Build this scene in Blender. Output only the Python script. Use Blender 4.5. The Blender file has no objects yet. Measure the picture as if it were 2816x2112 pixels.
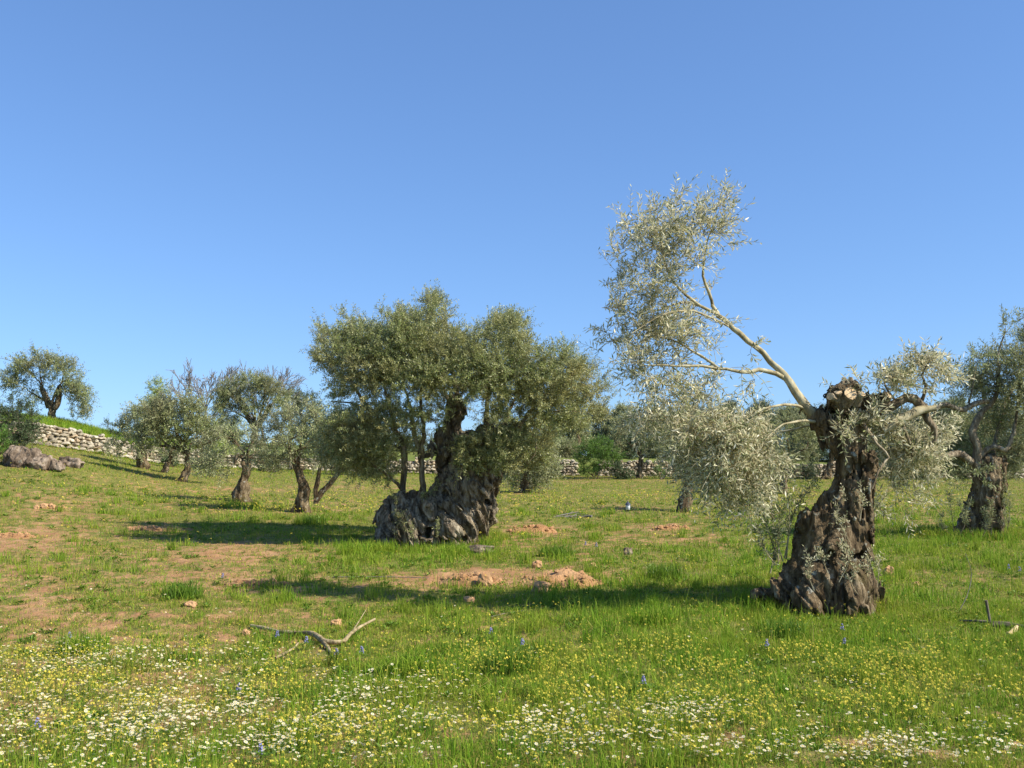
import bpy, math
import numpy as np
from mathutils import Vector, Euler

# ------------------------------------------------------------------ camera, sky, sun, exposure
SC = bpy.context.scene
COL = SC.collection
F = 2764.0                       # focal length in photograph pixels (2816 x 2112)
PITCH = math.atan(281.0 / F)
CAM = np.array([0.0, 0.0, 1.6])
cd = bpy.data.cameras.new('camera')
cam = bpy.data.objects.new('camera', cd); COL.objects.link(cam)
cam.location = CAM.tolist()
cam.rotation_euler = (math.pi / 2 + PITCH, 0, 0)
cd.sensor_fit = 'HORIZONTAL'; cd.sensor_width = 36.0
cd.lens = 36.0 * F / 2816.0
cd.clip_start = 0.1; cd.clip_end = 3000.0
SC.camera = cam
SUN_EL = math.radians(40.0)
SUN_AZ = math.atan2(0.93, -0.36)          # clockwise from +Y
wd = bpy.data.worlds.new("World"); SC.world = wd; wd.use_nodes = True
nt = wd.node_tree
bg = nt.nodes['Background']; bg.inputs[1].default_value = 0.122
sk = nt.nodes.new('ShaderNodeTexSky'); sk.sky_type = 'NISHITA'
sk.sun_disc = False; sk.sun_elevation = SUN_EL; sk.sun_rotation = SUN_AZ
sk.altitude = 0; sk.air_density = 1.0; sk.dust_density = 0.25; sk.ozone_density = 3.0
gm_ = nt.nodes.new('ShaderNodeGamma'); gm_.inputs[1].default_value = 0.74
vm_ = nt.nodes.new('ShaderNodeVectorMath'); vm_.operation = 'MULTIPLY'; vm_.inputs[1].default_value = (0.675, 0.935, 1.32)
nt.links.new(sk.outputs[0], gm_.inputs[0]); nt.links.new(gm_.outputs[0], vm_.inputs[0]); nt.links.new(vm_.outputs[0], bg.inputs[0])
sd = bpy.data.lights.new('sun', 'SUN'); sd.energy = 4.7; sd.angle = math.radians(0.5); sd.color = (1.0, 0.93, 0.80)
sun = bpy.data.objects.new('sun', sd); COL.objects.link(sun)
SUN_DIR = Vector((0.93, -0.36, 0)).normalized() * math.cos(SUN_EL) + Vector((0, 0, math.sin(SUN_EL)))
sun.rotation_euler = SUN_DIR.to_track_quat('Z', 'Y').to_euler()
sun.location = (20, -10, 30)
SC.view_settings.view_transform = 'Standard'
SC.view_settings.look = 'None'
SC.view_settings.exposure = 0.80
SC.view_settings.gamma = 1.0

# ------------------------------------------------------------------ helpers
RNG = np.random.default_rng(7)

def ray(px, py):
    dx = (np.asarray(px, float) - 1408.0) / F
    dy = (1056.0 - np.asarray(py, float)) / F
    c, s = math.cos(PITCH), math.sin(PITCH)
    return dx, c - s * dy, s + c * dy

def pt(px, py, Y):
    """the place at distance Y that the photograph shows at pixel (px, py)"""
    x, y, z = ray(px, py)
    t = Y / y
    return np.array([x * t, Y, CAM[2] + z * t])

def project(P):
    """world point -> photograph pixel (used only to look up what grows where)"""
    P = np.asarray(P)
    c, s = math.cos(PITCH), math.sin(PITCH)
    y, z = P[..., 1], P[..., 2] - CAM[2]
    d = y * c + z * s
    return 1408 + F * P[..., 0] / d, 1056 - F * (-y * s + z * c) / d

def norm(v):
    return v / np.maximum(np.linalg.norm(v, axis=-1, keepdims=True), 1e-9)

_perm = np.random.default_rng(3).permutation(256).astype(np.int32)
_grad = norm(np.random.default_rng(4).normal(size=(256, 3))).astype(np.float32)
def perlin(p):
    p = np.asarray(p, np.float32)
    i = np.floor(p).astype(np.int32); f = p - i
    u = f * f * f * (f * (f * 6 - 15) + 10)
    out = 0
    for dx in (0, 1):
        for dy in (0, 1):
            for dz in (0, 1):
                h = _perm[(_perm[(_perm[(i[:, 0] + dx) & 255] + i[:, 1] + dy) & 255] + i[:, 2] + dz) & 255]
                g = _grad[h]
                d = g[:, 0] * (f[:, 0] - dx) + g[:, 1] * (f[:, 1] - dy) + g[:, 2] * (f[:, 2] - dz)
                w = (u[:, 0] if dx else 1 - u[:, 0]) * (u[:, 1] if dy else 1 - u[:, 1]) * (u[:, 2] if dz else 1 - u[:, 2])
                out = out + d * w
    return out * 1.5

def fbm(p, octaves=3, gain=0.5):
    p = np.asarray(p, np.float32); a, s = 1.0, 0
    for k in range(octaves):
        s = s + a * perlin(p + 17.3 * k); p = p * 2.03; a *= gain
    return s

def smooth(x, a, b):
    t = np.clip((x - a) / (b - a), 0, 1)
    return t * t * (3 - 2 * t)

class MB:
    """collects faces of any size into one mesh"""
    def __init__(self):
        self.v, self.l, self.s, self.m, self.n = [], [], [], [], 0
    def add(self, V, faces, mat=0):
        """faces: (F, k) index array into V"""
        V = np.asarray(V, np.float32).reshape(-1, 3); faces = np.asarray(faces, np.int32)
        self.v.append(V); self.l.append((faces + self.n).ravel())
        self.s.append(np.full(len(faces), faces.shape[1], np.int32))
        self.m.append(np.full(len(faces), mat, np.int32))
        self.n += len(V)
    def build(self, name, mats, parent=None, smooth_shade=False, origin=None):
        me = bpy.data.meshes.new(name)
        V = np.concatenate(self.v); L = np.concatenate(self.l); S = np.concatenate(self.s); M = np.concatenate(self.m)
        if origin is not None: V = V - np.asarray(origin, np.float32)
        me.vertices.add(len(V)); me.vertices.foreach_set('co', V.ravel())
        me.loops.add(len(L)); me.loops.foreach_set('vertex_index', L)
        me.polygons.add(len(S))
        st = np.zeros(len(S), np.int32); st[1:] = np.cumsum(S)[:-1]
        me.polygons.foreach_set('loop_start', st)
        if not isinstance(mats, (list, tuple)): mats = [mats]
        for m in mats: me.materials.append(m)
        me.polygons.foreach_set('material_index', M)
        me.polygons.foreach_set('use_smooth', np.full(len(S), smooth_shade))
        me.update(calc_edges=True)
        o = bpy.data.objects.new(name, me); COL.objects.link(o)
        if origin is not None and parent is None: o.location = [float(a) for a in origin]
        if parent is not None: o.parent = parent
        return o

def tag(o, label=None, cat=None, group=None, kind=None):
    if label: o['label'] = label
    if cat: o['category'] = cat
    if group: o['group'] = group
    if kind: o['kind'] = kind
    return o

def empty(name, loc, label, cat, group=None):
    o = bpy.data.objects.new(name, None); COL.objects.link(o)
    o.location = [float(a) for a in loc]; o.empty_display_size = 0.2
    return tag(o, label, cat, group)

# ------------------------------------------------------------------ materials
def mat(name):
    m = bpy.data.materials.new(name); m.use_nodes = True
    n = m.node_tree; n.nodes.clear()
    return m, n

def N(n, t, **kw):
    x = n.nodes.new(t)
    for k, v in kw.items():
        if k.startswith('i_'):
            key = k[2:]
            x.inputs[int(key) if key.isdigit() else key].default_value = v
        else: setattr(x, k, v)
    return x

def ramp(n, stops, inp):
    r = n.nodes.new('ShaderNodeValToRGB')
    e = r.color_ramp.elements
    while len(e) < len(stops): e.new(0.5)
    for k, (p, c) in enumerate(stops):
        e[k].position = p; e[k].color = (*c, 1)
    n.links.new(inp, r.inputs[0])
    return r.outputs[0]

def mixc(n, f, a, b, mode='MIX'):
    x = n.nodes.new('ShaderNodeMix'); x.data_type = 'RGBA'; x.blend_type = mode
    for sock, v in ((x.inputs[0], f), (x.inputs[6], a), (x.inputs[7], b)):
        if hasattr(v, 'is_linked'): n.links.new(v, sock)
        elif isinstance(v, (int, float)): sock.default_value = v
        else: sock.default_value = (*v, 1)
    return x.outputs[2]

def noise(n, scale, detail=4, rough=0.55, vec=None):
    x = N(n, 'ShaderNodeTexNoise'); x.inputs['Scale'].default_value = scale
    x.inputs['Detail'].default_value = detail; x.inputs['Roughness'].default_value = rough
    if vec is not None: n.links.new(vec, x.inputs['Vector'])
    return x.outputs[0]

def leaf_mat(name, tops, under, trans=0.25, rough=0.55, spec=0.3, patch=None):
    """two-sided leaf: upper side picked per leaf, paler underside, a little light let through"""
    m, n = mat(name)
    geo = N(n, 'ShaderNodeNewGeometry')
    stops = [(k / max(1, len(tops) - 1), c) for k, c in enumerate(tops)]
    col = ramp(n, stops, geo.outputs['Random Per Island'])
    if patch:
        tc = N(n, 'ShaderNodeTexCoord')
        f = ramp(n, [(0.42, (0, 0, 0)), (0.68, (1, 1, 1))], noise(n, patch[1], 2, 0.5, tc.outputs['Object']))
        col = mixc(n, f, col, patch[0])
    if under:
        col = mixc(n, geo.outputs['Backfacing'], col, under)
    p = N(n, 'ShaderNodeBsdfPrincipled'); n.links.new(col, p.inputs['Base Color'])
    p.inputs['Roughness'].default_value = rough
    p.inputs['Specular IOR Level'].default_value = spec
    t = N(n, 'ShaderNodeBsdfTranslucent'); n.links.new(col, t.inputs['Color'])
    mx = N(n, 'ShaderNodeMixShader'); mx.inputs[0].default_value = trans
    n.links.new(p.outputs[0], mx.inputs[1]); n.links.new(t.outputs[0], mx.inputs[2])
    o = N(n, 'ShaderNodeOutputMaterial'); n.links.new(mx.outputs[0], o.inputs[0])
    return m

def rough_mat(name, build, rough=0.9, bump=0.0, bump_scale=20, spec=0.2, stretch=None, dist=0.02):
    m, n = mat(name)
    tc = N(n, 'ShaderNodeTexCoord'); vec = tc.outputs['Object']
    if stretch:
        mp = N(n, 'ShaderNodeMapping'); mp.inputs['Scale'].default_value = stretch
        n.links.new(vec, mp.inputs['Vector']); svec = mp.outputs[0]
    else: svec = vec
    col = build(n, vec, svec)
    p = N(n, 'ShaderNodeBsdfPrincipled'); p.inputs['Roughness'].default_value = rough
    p.inputs['Specular IOR Level'].default_value = spec
    if hasattr(col, 'is_linked'): n.links.new(col, p.inputs['Base Color'])
    else: p.inputs['Base Color'].default_value = (*col, 1)
    if bump:
        b = N(n, 'ShaderNodeBump'); b.inputs['Strength'].default_value = bump; b.inputs['Distance'].default_value = dist
        n.links.new(noise(n, bump_scale, 6, 0.65, svec), b.inputs['Height']); n.links.new(b.outputs[0], p.inputs['Normal'])
    o = N(n, 'ShaderNodeOutputMaterial'); n.links.new(p.outputs[0], o.inputs[0])
    return m

def c_bark(n, v, s):
    base = ramp(n, [(0.36, (0.036, 0.024, 0.012)), (0.47, (0.11, 0.076, 0.040)), (0.58, (0.24, 0.18, 0.105)), (0.70, (0.47, 0.39, 0.26))], noise(n, 9, 8, 0.74, s))
    moss = ramp(n, [(0.56, (0, 0, 0)), (0.68, (1, 1, 1))], noise(n, 2.3, 4, 0.6, v))
    c = mixc(n, moss, base, (0.12, 0.095, 0.035))
    lich = ramp(n, [(0.63, (0, 0, 0)), (0.69, (0.8, 0.8, 0.8))], noise(n, 9, 3, 0.5, v))
    return mixc(n, lich, c, (0.40, 0.40, 0.33))
BARK = rough_mat('old_olive_bark', c_bark, 0.95, 1.0, 20, stretch=(1, 1, 0.20), dist=0.09)
def c_greybark(n, v, s):
    base = ramp(n, [(0.36, (0.055, 0.040, 0.023)), (0.49, (0.19, 0.145, 0.09)), (0.64, (0.44, 0.37, 0.255))], noise(n, 10, 7, 0.72, s))
    return base
def c_pale(n, v, s):
    base = ramp(n, [(0.36, (0.048, 0.035, 0.021)), (0.46, (0.15, 0.115, 0.074)), (0.56, (0.32, 0.265, 0.185)), (0.68, (0.55, 0.48, 0.36))], noise(n, 8, 8, 0.74, s))
    moss = ramp(n, [(0.58, (0, 0, 0)), (0.70, (.8, .8, .8))], noise(n, 2.0, 4, 0.6, v))
    return mixc(n, moss, base, (0.17, 0.13, 0.055))
PALEBARK = rough_mat('pale_old_bark', c_pale, 0.95, 1.0, 20, stretch=(1, 1, 0.20), dist=0.09)
GREYBARK = rough_mat('grey_bark', c_greybark, 0.95, 0.7, 20, stretch=(1, 1, 0.22), dist=0.05)
def c_young(n, v, s):
    return ramp(n, [(0.34, (0.15, 0.12, 0.065)), (0.46, (0.30, 0.25, 0.14)), (0.58, (0.42, 0.37, 0.23)), (0.7, (0.50, 0.46, 0.33))], noise(n, 9, 5, 0.6, s))
def c_oldbr(n, v, s):
    return ramp(n, [(0.36, (0.12, 0.09, 0.045)), (0.48, (0.28, 0.215, 0.115)), (0.60, (0.42, 0.34, 0.19))], noise(n, 11, 6, 0.7, v))
OLDBRANCH = rough_mat('fallen_branch_bark', c_oldbr, 0.9, 0.7, 40, dist=0.02)
YOUNG = rough_mat('pale_young_bark', c_young, 0.85, 0.4, 22, stretch=(1, 1, 0.5), dist=0.01)
def c_twig(n, v, s):
    return ramp(n, [(0.35, (0.07, 0.055, 0.035)), (0.65, (0.17, 0.14, 0.10))], noise(n, 6, 3, 0.6, s))
TWIG = rough_mat('dark_twig', c_twig, 0.9)
def c_cut(n, v, s):
    return ramp(n, [(0.3, (0.40, 0.26, 0.12)), (0.6, (0.62, 0.46, 0.27))], noise(n, 14, 4, 0.6, v))
CUTWOOD = rough_mat('sawn_wood', c_cut, 0.8, 0.3, 40, dist=0.01)
def c_deadtwig(n, v, s):
    return ramp(n, [(0.3, (0.11, 0.095, 0.08)), (0.7, (0.24, 0.215, 0.19))], noise(n, 5, 3, 0.6, s))
DEADTWIG = rough_mat('bare_grey_twig', c_deadtwig, 0.9)

OLIVE_NEAR = leaf_mat('olive_leaf', [(0.10, 0.13, 0.04), (0.19, 0.21, 0.075), (0.38, 0.38, 0.18), (0.60, 0.57, 0.34), (0.25, 0.27, 0.10)], (0.80, 0.73, 0.50), 0.30, 0.42, 0.5)
OLIVE_MAIN = leaf_mat('olive_leaf_dense', [(0.10, 0.15, 0.03), (0.17, 0.22, 0.055), (0.26, 0.30, 0.085), (0.21, 0.24, 0.055), (0.38, 0.39, 0.17)], (0.42, 0.43, 0.21), 0.24, 0.45, 0.45, patch=((0.31, 0.27, 0.09), 1.1))
OLIVE_FAR = leaf_mat('olive_leaf_far', [(0.17, 0.22, 0.06), (0.25, 0.29, 0.095), (0.33, 0.355, 0.135)], (0.40, 0.41, 0.22), 0.25, 0.5, 0.4, patch=((0.18, 0.16, 0.075), 0.7))
OLIVE_PALE = leaf_mat('olive_leaf_pale', [(0.22, 0.275, 0.085), (0.31, 0.35, 0.13), (0.40, 0.42, 0.19)], (0.46, 0.46, 0.26), 0.25, 0.5, 0.4, patch=((0.20, 0.19, 0.10), 0.7))
OLIVE_DARK = leaf_mat('evergreen_leaf_dark', [(0.065, 0.095, 0.035), (0.10, 0.13, 0.05), (0.14, 0.165, 0.07)], (0.2, 0.225, 0.13), 0.2, 0.5, 0.4)
BUSH_BRIGHT = leaf_mat('bright_bush_leaf', [(0.08, 0.17, 0.02), (0.13, 0.24, 0.035), (0.17, 0.28, 0.05)], None, 0.35)
PINE_YELLOW = leaf_mat('yellow_green_needles', [(0.30, 0.36, 0.06), (0.42, 0.46, 0.11)], None, 0.3)
SHRUB = leaf_mat('shrub_leaf', [(0.04, 0.075, 0.025), (0.075, 0.115, 0.04), (0.11, 0.145, 0.06)], (0.12, 0.16, 0.08), 0.25)
GRASS = leaf_mat('grass_blade', [(0.075, 0.165, 0.010), (0.125, 0.26, 0.016), (0.19, 0.335, 0.022), (0.28, 0.39, 0.035), (0.38, 0.36, 0.08)], None, 0.38, 0.6, 0.12, patch=((0.26, 0.33, 0.030), 0.9))
DRYGRASS = leaf_mat('dry_grass_blade', [(0.22, 0.26, 0.025), (0.34, 0.31, 0.06), (0.45, 0.36, 0.12), (0.36, 0.23, 0.075), (0.28, 0.31, 0.03)], None, 0.3, 0.7, 0.1)
WEED = leaf_mat('weed_leaf', [(0.07, 0.15, 0.010), (0.12, 0.21, 0.016), (0.18, 0.28, 0.03)], None, 0.3, 0.5, 0.3)
def flat(name, c, rough=0.7, trans=0.0):
    m, n = mat(name)
    p = N(n, 'ShaderNodeBsdfPrincipled'); p.inputs['Base Color'].default_value = (*c, 1); p.inputs['Roughness'].default_value = rough
    p.inputs['Specular IOR Level'].default_value = 0.2
    out = p.outputs[0]
    if trans:
        t = N(n, 'ShaderNodeBsdfTranslucent'); t.inputs['Color'].default_value = (*c, 1)
        mx = N(n, 'ShaderNodeMixShader'); mx.inputs[0].default_value = trans
        n.links.new(out, mx.inputs[1]); n.links.new(t.outputs[0], mx.inputs[2]); out = mx.outputs[0]
    o = N(n, 'ShaderNodeOutputMaterial'); n.links.new(out, o.inputs[0])
    return m
WHITE = flat('daisy_petal', (0.82, 0.76, 0.58), 0.7, 0.2)
YELLOW = flat('yellow_petal', (0.80, 0.66, 0.09), 0.7, 0.25)
YCENTRE = flat('daisy_centre', (0.68, 0.46, 0.02), 0.8)
VIOLET = flat('lupin_petal', (0.30, 0.29, 0.50), 0.7, 0.2)
STEM = flat('flower_stem', (0.12, 0.20, 0.035), 0.7)

def c_soil(n, v, s):
    a = ramp(n, [(0.3, (0.25, 0.125, 0.055)), (0.5, (0.38, 0.205, 0.092)), (0.7, (0.47, 0.28, 0.14))], noise(n, 2.2, 6, 0.65, v))
    g = ramp(n, [(0.55, (0, 0, 0)), (0.75, (0.7, 0.7, 0.7))], noise(n, 45, 3, 0.7, v))
    return mixc(n, g, a, (0.50, 0.34, 0.19))
SOIL = rough_mat('orange_soil', c_soil, 0.95, 0.9, 25, dist=0.04)
def c_ground(n, v, s):
    soil = c_soil(n, v, s)
    at = N(n, 'ShaderNodeAttribute'); at.attribute_name = 'cover'
    nz = noise(n, 16, 6, 0.8, v)
    ad = N(n, 'ShaderNodeMath', operation='ADD'); n.links.new(at.outputs['Fac'], ad.inputs[0])
    mu = N(n, 'ShaderNodeMath', operation='MULTIPLY_ADD'); n.links.new(nz, mu.inputs[0]); mu.inputs[1].default_value = 1.9; mu.inputs[2].default_value = -0.95
    n.links.new(mu.outputs[0], ad.inputs[1])
    f = ramp(n, [(0.25, (0, 0, 0)), (0.62, (1, 1, 1))], ad.outputs[0])
    grn = ramp(n, [(0.32, (0.075, 0.10, 0.012)), (0.5, (0.15, 0.155, 0.028)), (0.66, (0.26, 0.215, 0.068))], noise(n, 4.5, 6, 0.7, v))
    return mixc(n, f, soil, grn)
GROUND = rough_mat('meadow_ground', c_ground, 0.95, 0.8, 30, dist=0.04)
def c_bank(n, v, s):
    return ramp(n, [(0.3, (0.09, 0.12, 0.025)), (0.55, (0.16, 0.19, 0.045)), (0.75, (0.25, 0.22, 0.09))], noise(n, 1.2, 6, 0.7, v))
BANK = rough_mat('bank_turf', c_bank, 0.95, 0.8, 12, dist=0.08)
def c_stone(n, v, s):
    geo = N(n, 'ShaderNodeNewGeometry')
    a = ramp(n, [(0.0, (0.26, 0.22, 0.165)), (0.35, (0.42, 0.37, 0.285)), (0.7, (0.55, 0.50, 0.40)), (1.0, (0.44, 0.34, 0.23))], geo.outputs['Random Per Island'])
    k = ramp(n, [(0.35, (0.55, 0.53, 0.5)), (0.65, (1.15, 1.12, 1.05))], noise(n, 6, 5, 0.7, v))
    return mixc(n, 1.0, a, k, 'MULTIPLY')
STONE = rough_mat('drystone', c_stone, 0.9, 0.5, 12, dist=0.03)
def c_core(n, v, s):
    return ramp(n, [(0.3, (0.06, 0.045, 0.032)), (0.7, (0.16, 0.125, 0.085))], noise(n, 5, 4, 0.6, v))
CORE = rough_mat('wall_earth_core', c_core, 0.95, 0.6, 10)
def c_rock(n, v, s):
    a = ramp(n, [(0.40, (0.055, 0.040, 0.028)), (0.52, (0.17, 0.125, 0.085)), (0.68, (0.42, 0.34, 0.26))], noise(n, 3.4, 8, 0.75, s))
    l = ramp(n, [(0.64, (0, 0, 0)), (0.74, (.7, .7, .7))], noise(n, 4.5, 3, 0.6, v))
    return mixc(n, l, a, (0.36, 0.36, 0.30))
ROCK = rough_mat('weathered_rock', c_rock, 0.92, 0.8, 8, stretch=(1, 1, 0.45), dist=0.08)
def c_redstone(n, v, s):
    return ramp(n, [(0.3, (0.36, 0.19, 0.085)), (0.7, (0.54, 0.34, 0.18))], noise(n, 8, 5, 0.6, v))
REDSTONE = rough_mat('ochre_stone', c_redstone, 0.92, 0.6, 30, dist=0.02)

# ------------------------------------------------------------------ terrain
WALL = np.array([(-1600, 1180, 40.0), (-500, 1202, 42.0), (-60, 1214, 44.0), (90, 1222, 45.0), (232, 1242, 46.5), (346, 1262, 48.0), (430, 1275, 50.0),
                 (600, 1286, 53.0), (814, 1293, 56.0), (1000, 1301, 58.0), (1300, 1306, 60.0), (1600, 1309, 61.0), (1900, 1312, 61.5),
                 (2300, 1313, 62.0), (2900, 1315, 62.5), (4500, 1318, 63.0)])
_wu = WALL[:, 0]
_wz = np.array([pt(a, b, c)[2] for a, b, c in WALL])
_wx = np.array([pt(a, b, c)[0] / c * F + 1408 for a, b, c in WALL])     # angular column
def wall_Y(u): return np.interp(u, _wx, WALL[:, 2])
def wall_z(u): return np.interp(u, _wx, _wz)
def base_z(Y): return 0.045 * (np.sqrt((Y - 10) ** 2 + 9) + (Y - 10)) / 2
_bz0 = base_z(np.array(0.0))
def ground_z(X, Y):
    X = np.asarray(X, float); Y = np.asarray(Y, float)
    Ys = np.maximum(Y, 0.5)
    u = np.clip(X / Ys * F + 1408, -1600, 4500)
    Yw = wall_Y(u)
    e = wall_z(u) - (base_z(Yw) - _bz0)
    n1 = fbm(np.stack([X.ravel() * 0.16, Y.ravel() * 0.16, 0 * X.ravel()], -1), 2).reshape(X.shape) * 0.10
    z = base_z(Y) - _bz0 + e * smooth(Y, 18, Yw) + n1 * smooth(Y, 2, 9) * (1 - smooth(Y, Yw - 6, Yw))
    return z

def hit(px, py, y0=3.0):
    """where the line of sight through a photograph pixel meets the field"""
    x, y, z = ray(px, py)
    Ys = np.geomspace(y0, 66, 4000)
    P = np.stack([x / y * Ys, Ys, CAM[2] + z / y * Ys], -1)
    below = P[:, 2] < ground_z(P[:, 0], P[:, 1])
    k = int(np.argmax(below)) if below.any() else len(Ys) - 1
    q = P[k].copy(); q[2] = float(ground_z(q[0:1], q[1:2])[0])
    return q

# what grows where: blobs (centre and radii measured on the photograph, strength)
SOILB = [(720, 1522, 260, 38, .75), (930, 1535, 120, 25, .4), (640, 1590, 150, 32, .8), (1430, 1588, 280, 34, 1.7), (1230, 1592, 110, 22, 1.3), (80, 1480, 180, 70, .55),
         (150, 1400, 180, 26, .45), (230, 1690, 380, 60, .5), (100, 1780, 260, 60, .4), (1480, 1480, 240, 34, .6), (1900, 1495, 230, 32, .5),
         (420, 1445, 110, 16, .5), (1200, 1770, 60, 20, .4), (1760, 1960, 90, 35, .55), (1400, 1950, 60, 20, .4), (1850, 1447, 90, 14, .6), (1450, 1450, 100, 15, .6),
         (1000, 1340, 300, 10, .3), (600, 1345, 200, 8, .4), (250, 1265, 120, 12, .5), (900, 1760, 120, 60, .3), (1350, 1730, 120, 30, .3), (2520, 1440, 60, 12, .5),
         (1600, 1320, 100, 8, .4), (1850, 1322, 120, 7, .4), (840, 1990, 60, 25, .4), (20, 1840, 80, 20, .3)]
GREENB = [(1800, 1640, 420, 55, .7), (2350, 1760, 520, 160, .45), (1130, 1535, 220, 45, .7), (1500, 1860, 380, 80, .45), (1000, 1900, 200, 60, .3), (2450, 1500, 350, 40, .4),
          (320, 1275, 140, 20, .6), (330, 1645, 120, 25, .4), (700, 1455, 300, 25, .5), (250, 2080, 200, 50, .3), (950, 1300, 250, 12, .5), (2100, 1860, 500, 100, .35)]
WHITEB = [(90, 1840, 190, 30, 1), (320, 1800, 350, 55, .55), (480, 1715, 280, 28, .40), (200, 1680, 200, 40, .2), (250, 2000, 420, 130, .65), (720, 2000, 320, 60, .75), (900, 2080, 320, 50, .8),
          (1200, 1885, 70, 22, .5), (1000, 1930, 170, 30, .4), (1420, 2015, 280, 35, .9), (1850, 2010, 210, 40, .75), (2150, 2015, 120, 25, .7), (2500, 2100, 350, 25, .55),
          (1500, 2095, 520, 25, .8), (2300, 2095, 500, 22, .7), (2650, 2040, 150, 20, .4), (2400, 1890, 80, 20, .25), (400, 1560, 200, 15, .2), (1180, 1725, 80, 15, .15)]
YELB = [(300, 1960, 480, 150, 1), (950, 2060, 540, 70, 1), (1300, 1765, 270, 55, .7), (2200, 1930, 640, 170, .8), (1500, 1900, 400, 80, .4), (2100, 1765, 320, 60, .5),
        (850, 1395, 500, 28, 1.0), (1600, 1385, 350, 26, .9), (2350, 1390, 420, 26, .7), (250, 1350, 350, 30, .5), (600, 1800, 200, 60, .3), (1900, 1540, 500, 60, .25)]
def blobs(L, u, v):
    s = np.zeros(np.shape(u))
    for cx, cy, rx, ry, w in L: w = w * (0.42 if L is SOILB else 1.0); s = s + w * np.exp(-((u - cx) / rx) ** 2 - ((v - cy) / ry) ** 2)
    return s
def cover_at(P):
    u, v = project(P)
    q = np.stack([P[..., 0].ravel(), P[..., 1].ravel(), 0 * P[..., 0].ravel()], -1)
    nz = (fbm(q * 0.45 + 5, 3) * 0.18 + fbm(q * 2.6 + 9, 3) * 0.50 + fbm(q * 8.0 + 3, 2) * 0.38).reshape(u.shape)
    dry = 0.12 * (1 - smooth(u, 200, 1500)) * smooth(v, 1400, 1500)
    return np.clip(0.70 - blobs(SOILB, u, v) + blobs(GREENB, u, v) + nz - dry, 0, 1.3)

def grid_faces(nr, nc):
    i = np.arange(nr - 1)[:, None] * nc + np.arange(nc - 1)[None, :]
    i = i.ravel()
    return np.stack([i, i + 1, i + nc + 1, i + nc], -1)

u_mid = np.linspace(-350, 3166, 560)
ucol = np.concatenate([np.linspace(-1600, -360, 30), u_mid, np.linspace(3180, 4500, 30)])
t_row = np.linspace(0, 1, 470)
UU, TT = np.meshgrid(ucol, t_row)
YY = 3.0 * (wall_Y(UU) / 3.0) ** TT
XX = (UU - 1408) / F * YY
ZZ = ground_z(XX, YY)
q = np.stack([XX.ravel(), YY.ravel(), 0 * XX.ravel()], -1)
clod = fbm(q * 3.1, 2) * 0.022 + fbm(q * 11.0, 2) * 0.014 * (1 - smooth(YY, 14, 25)).ravel()
P0 = np.stack([XX, YY, ZZ], -1)
cov = cover_at(P0)
ZZ = ZZ + clod.reshape(XX.shape) * (1.3 - 0.6 * np.clip(cov, 0, 1)) * (1 - smooth(YY / wall_Y(UU), 0.9, 1.0))
mb = MB(); mb.add(np.stack([XX, YY, ZZ], -1).reshape(-1, 3), grid_faces(*XX.shape))
field = mb.build('ground', GROUND, smooth_shade=True)
a = field.data.attributes.new('cover', 'FLOAT', 'POINT'); a.data.foreach_set('value', cov.ravel().astype(np.float32))
tag(field, 'flowering meadow floor of grass and orange soil', 'meadow', kind='structure')

# the near apron around the camera (out of sight, keeps the light right)
mb = MB()
xs = np.linspace(-60, 60, 41); ys = np.concatenate([np.linspace(-40, 3.2, 16)])
X2, Y2 = np.meshgrid(xs, ys)
mb.add(np.stack([X2, Y2, 0 * X2 - 0.03], -1).reshape(-1, 3), grid_faces(*X2.shape))
ap = mb.build('ground', BANK, smooth_shade=True)
tag(ap, 'grass behind the viewer', 'meadow', kind='structure')

# upper terrace behind the wall
CRUST = np.array([(-1600, 1130), (-500, 1140), (0, 1148), (90, 1152), (180, 1166), (285, 1192), (400, 1213), (550, 1222), (700, 1219), (1000, 1232), (1400, 1248), (2000, 1262), (2816, 1272), (4500, 1275)], float)
WTOP = np.array([(-1600, 1130), (-500, 1150), (-60, 1157), (94, 1163), (180, 1178), (285, 1203), (382, 1228), (600, 1250), (862, 1259), (1000, 1264), (1300, 1268), (1600, 1268), (1900, 1270), (2300, 1277), (2816, 1284), (4500, 1288)], float)
def wtop_z(u, Y):
    v = np.interp(u, WTOP[:, 0], WTOP[:, 1])
    x, y, z = ray(u, v)
    return CAM[2] + z / y * Y
def terrace_z(u, Y):
    Yw = wall_Y(u)
    d = Y - Yw
    z0 = wtop_z(u, Yw) - 0.06
    v = np.interp(u, CRUST[:, 0], CRUST[:, 1]); x, y, z = ray(u, v)
    z1 = CAM[2] + z / y * (Yw + 6.0)
    zz = z0 + (z1 - z0) * smooth(d, 0, 6.0)
    return zz + 0.008 * np.maximum(d - 6, 0) - 0.0008 * np.maximum(d - 6, 0) ** 2 * (d < 60) - (d >= 60) * (0.0008 * 54 ** 2 + 0.05 * (d - 60))
uc = np.linspace(-1600, 4500, 320)
dr = np.concatenate([[-0.25], np.linspace(0.05, 8, 26), np.geomspace(9, 400, 30)])
UU, DD = np.meshgrid(uc, dr)
Yt = wall_Y(UU) + DD
Xt = (UU - 1408) / F * Yt
Zt = terrace_z(UU, np.maximum(Yt, wall_Y(UU)))
q = np.stack([Xt.ravel(), Yt.ravel(), 0 * Xt.ravel()], -1)
Zt = Zt + (fbm(q * 0.7, 3) * 0.10).reshape(Xt.shape) * smooth(DD, 0.2, 2)
Zt[0] = wall_z(UU[0]) - 0.4
mb = MB(); mb.add(np.stack([Xt, Yt, Zt], -1).reshape(-1, 3), grid_faces(*Xt.shape))
tag(mb.build('terrain', BANK, smooth_shade=True), 'grassy terrace behind the dry stone wall', 'terrace', kind='structure')

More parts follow.
